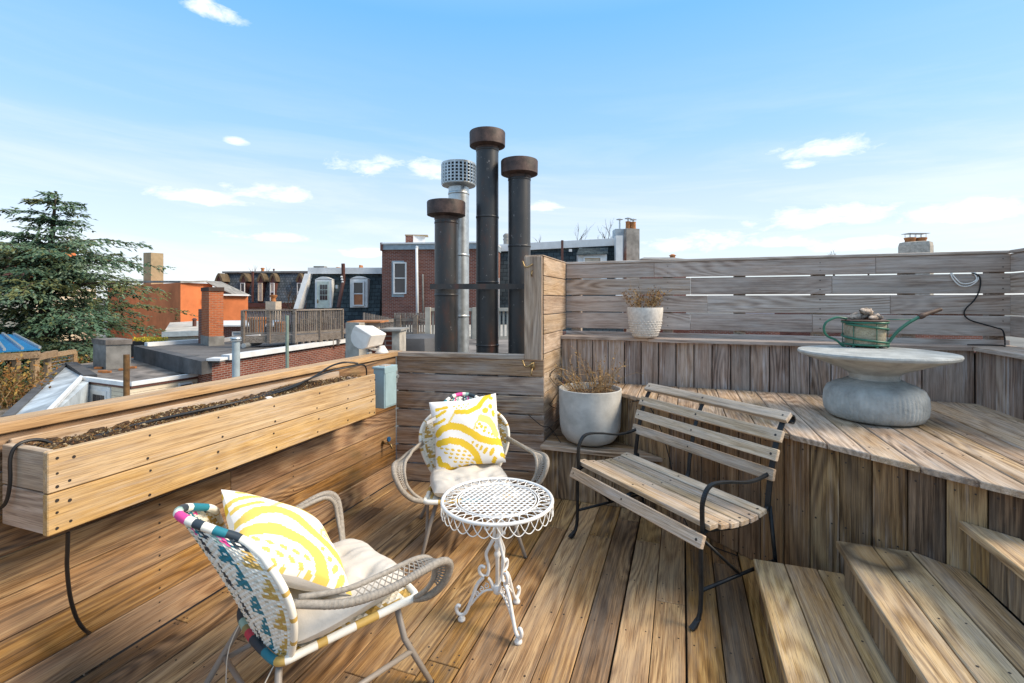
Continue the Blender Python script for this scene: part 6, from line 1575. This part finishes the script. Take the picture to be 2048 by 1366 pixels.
b = MB(); wallbox(b, (xx(1283, Y), Y), (xx(1372, Y), Y), GZ, zz(519, Y), 7); b.build('wall', M['redbrick'], fr_, uv=True)
b = MB(); b.hexa([(xx(1281, Y), Y - .2, zz(519, Y)), (xx(1374, Y), Y - .2, zz(519, Y)), (xx(1374, Y), Y + 7, zz(519, Y)), (xx(1281, Y), Y + 7, zz(519, Y))], [(xx(1300, Y), Y + 1.5, zz(511, Y)), (xx(1360, Y), Y + 1.5, zz(511, Y)), (xx(1360, Y), Y + 6, zz(511, Y)), (xx(1300, Y), Y + 6, zz(511, Y))]); b.build('roof', M['cement'], fr_)
b = MB(); b.lathe([(.2, zz(515, Y)), (.2, zz(507, Y)), (.28, zz(506, Y)), (.1, zz(503, Y))], c=(xx(1364, Y), Y + 2, 0), n=10); b.build('chimney_pot', M['terracotta'], fr_, auto=40)
for i, (x0, x1, y0, Y, m_, lab) in enumerate(((1380, 1560, 640, 24, 'redbrick', 'red brick house glimpsed through the fence gaps behind the bench'), (1590, 1720, 612, 30, 'whitetrim', 'white rendered house glimpsed through the fence gaps'), (1740, 1990, 622, 22, 'redbrick', 'red brick house glimpsed through the fence gaps behind the watering can'))):
    hs_ = empty('town_house', (xx(x0, Y), Y, GZ), 0, lab, 'house')
    b = MB(); wallbox(b, (xx(x0, Y), Y), (xx(x1, Y), Y), GZ, zz(y0 + 6, Y), 8); b.build('wall', M[m_], hs_, uv=True)
    b = MB(); wallbox(b, (xx(x0 - 3, Y), Y - .2), (xx(x1 + 3, Y), Y - .2), zz(y0 + 6, Y), zz(y0, Y), 8.4); b.build('cornice', M['whitetrim'], hs_)
# ================================================================ the cedar
M['needle'] = colored('cedar_needles', .75, .15)
M['bark'] = plain('bark', (.075, .055, .04), .95, 0, .35, 3, .5)
rd = random.Random(21)
TY = 23.0; tx = xx(100, TY)
cedar = empty('cedar_tree', (tx, TY, GZ), 0, 'big blue green cedar with layered drooping branches', 'tree')
ztop = zz(398, TY)
trunk = cr([(tx + .2, TY, GZ), (tx, TY, -4), (tx - .25, TY, 0), (tx - .1, TY, 3.0), (tx + .1, TY, 4.6), (tx + .35, TY - .1, ztop)], 8)
b = MB(); b.tube(trunk, list(np.linspace(.42, .03, len(trunk))), 9); b.build('trunk', M['bark'], cedar, smooth=True)
bw = MB(); V_, F_, C_ = [], [], []
GREENS = [(.06, .11, .065), (.085, .14, .085), (.11, .17, .11), (.06, .09, .04), (.11, .12, .045), (.15, .20, .13)]
def spray(p, d, L, col):
    """a small flat tuft of needles"""
    s = d.cross(UP)
    if s.length < .05: s = Vector((1, 0, 0))
    s.normalize(); w = L * rd.uniform(.16, .28); o = len(V_); up = UP * (L * rd.uniform(.06, .2))
    V_.extend([p, p + d * L * .5 + s * w - up * .3, p + d * L - UP * L * .12, p + d * L * .5 - s * w - up * .3, p + d * L * .45 + up])
    F_.extend([(o, o + 1, o + 4), (o + 1, o + 2, o + 4), (o + 2, o + 3, o + 4), (o + 3, o, o + 4)]); C_.extend([col] * 4)
def at_z(z):
    for p, q in zip(trunk, trunk[1:]):
        if p.z <= z <= q.z: return p.lerp(q, (z - p.z) / (q.z - p.z))
    return trunk[-1]
lev = []
z = ztop - .05
while z > -4.4:
    h = (ztop - z)
    Lmax = float(np.interp(h, [0, .5, 1.4, 2.2, 3.1, 4.5, 6.2, 9], [1.0, 1.5, 2.0, 3.4, 4.5, 5.4, 6.2, 6.4]))
    lev.append((z, Lmax)); z -= rd.uniform(.17, .30) + .008 * h
az_ = 0
for (z, Lmax) in lev:
    for rep in range(6 if ztop - z > 2.2 else 3 if ztop - z > 1 else 2):
        az_ += 2.399 + rd.uniform(-.5, .5)
        if rd.random() < .18: continue
        L = Lmax * rd.choice((rd.uniform(.4, .8), rd.uniform(.7, 1.15)))
        p0c = at_z(z); D = Vector((math.cos(az_), math.sin(az_), 0))
        rise = rd.uniform(.0, .62); n = 9; pts = []
        for k in range(n + 1):
            t_ = k / n; pts.append(p0c + D * L * t_ + UP * (L * (rise * t_ - (.07 + rise * .75) * t_ ** 2.2)) + Vector((rd.uniform(-.05, .05), rd.uniform(-.05, .05), rd.uniform(-.04, .04))) * (L * .2))
        bw.tube(pts, [max(.055 * L / 4 * (1 - t_ / n), .006) for t_ in range(n + 1)], 5)
        S = D.cross(UP); tone = rd.choice(GREENS)
        for k in range(1, n + 1):
            t_ = k / n; width = L * .34 * math.sin(min(1, .25 + t_ * .9) * math.pi * .88) + .12
            for side in (-1, 1):
                for _ in range(2):
                    if rd.random() < .10: continue
                    base = pts[k].lerp(pts[k - 1], rd.random()); tw = (D * rd.uniform(.35, .95) + S * side * rd.uniform(.5, 1.0) + UP * rd.uniform(-.40, .30)).normalized()
                    tl_ = width * rd.uniform(.45, 1.1); m_ = max(3, int(tl_ / .08))
                    for j in range(m_):
                        u_ = (j + rd.random()) / m_; q = base + tw * tl_ * u_ - UP * (tl_ * .24 * u_ * u_) + Vector((rd.uniform(-.05, .05), rd.uniform(-.05, .05), rd.uniform(-.03, .05)))
                        dd = (tw * rd.uniform(.3, 1) + S * rd.uniform(-.8, .8) + D * rd.uniform(-.1, .7) + UP * rd.uniform(-.55, .22)).normalized()
                        kc = rd.uniform(.8, 1.25); c_ = rd.choice(GREENS) if rd.random() < .35 else tone
                        spray(q, dd, rd.uniform(.13, .28), tuple(x * kc for x in c_))
bw.build('branches', M['bark'], cedar, smooth=True)
b = MB(); b.v = [tuple(p) for p in V_]; b.f = F_; b.c = C_; b.m = [0] * len(F_); cr_o = b.build('crown', M['needle'], cedar)

# ---- bare winter trees
def bare(name, base, h, seed, label, spread=.5, group='bare winter trees', r0=.09, levels=4):
    rd = random.Random(seed); b = MB()
    def grow(p, d, L, r, lv):
        pts = [p]
        for k in range(4): d = (d + Vector((rd.uniform(-.16, .16), rd.uniform(-.16, .16), rd.uniform(-.02, .12)))).normalized(); pts.append(pts[-1] + d * L / 4)
        b.tube(pts, [r * (1 - .14 * k) for k in range(5)], 5 if lv > 1 else 3, caps=False)
        if lv > 0:
            for _ in range(rd.choice((2, 3, 3))):
                q = pts[rd.choice((2, 3, 4))]; a = rd.uniform(0, 6.28); e_ = Vector((math.cos(a), math.sin(a), 0)) * spread
                grow(q, (d + e_ * rd.uniform(.5, 1.3)).normalized(), L * rd.uniform(.55, .8), r * .55, lv - 1)
    t = empty(name, base, 0, label, 'tree', group)
    grow(Vector(base), UP, h * .42, r0, levels)
    b.build('branches', M['bark'], t, smooth=True)
def treeat(x, ytop, ybase, Y, seed, label, **k):
    bz = zz(ybase, Y); bare('bare_tree', (xx(x, Y), Y, bz), (zz(ytop, Y) - bz) * .92, seed, label, **k)
treeat(526, 503, 640, 62, 3, 'bare tree above the pointed dormer row', r0=.28)
treeat(588, 540, 680, 40, 5, 'bare tree in front of the Victorian row near the white corner trim'.replace('Victorian', 'old'), spread=.8, r0=.16, levels=5)
treeat(1105, 455, 560, 46, 7, 'bare treetop above the white cornice nearest the flues', r0=.12)
treeat(1148, 440, 560, 46, 8, 'bare treetop in the middle above the white cornice', r0=.12)
treeat(1190, 432, 560, 44, 9, 'bare treetop above the dormer roof', r0=.12)
treeat(1220, 438, 560, 44, 12, 'bare treetop just beside the rendered chimney stack', r0=.12)
treeat(1668, 482, 560, 40, 10, 'small bare tree poking above the middle of the tall fence', r0=.1)
treeat(1738, 496, 560, 42, 14, 'low bare tree above the fence near the stone chimney', r0=.1)
# tangle of brown shrub under the pergola
rd = random.Random(17)
def shrub(x, y, Y, w, h, n, label):
    t = empty('brown_shrub', px(x, y, Y), 0, label, 'shrub', 'brown shrubs by the pergola'); c0 = px(x, y, Y); b = MB(); lb = MB()
    for i in range(n):
        p = c0 + Vector((rd.uniform(-w, w), rd.uniform(-.6, .6), 0)); d = Vector((rd.uniform(-.5, .5), rd.uniform(-.4, .4), 1)).normalized(); pts = [p]
        for k in range(5): d = (d + Vector((rd.uniform(-.3, .3), rd.uniform(-.3, .3), rd.uniform(-.25, .1)))).normalized(); pts.append(pts[-1] + d * h / 5 * rd.uniform(.7, 1.2))
        b.tube(pts, [.016 * (1 - .15 * k) for k in range(6)], 3, caps=False)
        for k in range(1, 6):
            for _ in range(5):
                q = pts[k] + Vector([rd.uniform(-.14, .14) for _ in range(3)]); X = Vector([rd.uniform(-1, 1) for _ in range(3)]).normalized(); s = rd.uniform(.03, .075); Y_ = X.orthogonal().normalized()
                lb.add([q - X * s, q + Y_ * s * .5, q + X * s, q - Y_ * s * .5], [(0, 1, 2), (0, 2, 3)], 0, rd.choice([(.20, .09, .03), (.28, .14, .04), (.13, .07, .03), (.30, .2, .06), (.08, .09, .03)]))
    b.build('stems', M['twig'], t); o = lb.build('leaves', M['dryleaf'], t); o['kind'] = 'stuff'
shrub(-8, 822, 14.0, .9, 1.5, 55, 'brown leafy shrub at the photo edge below the pergola')
shrub(44, 815, 14.6, .5, .9, 26, 'low brown shrub between the pergola post and blue slope')
shrub(120, 765, 19.5, 1.2, 1.2, 30, 'dull shrub behind the wire fence below the cedar')
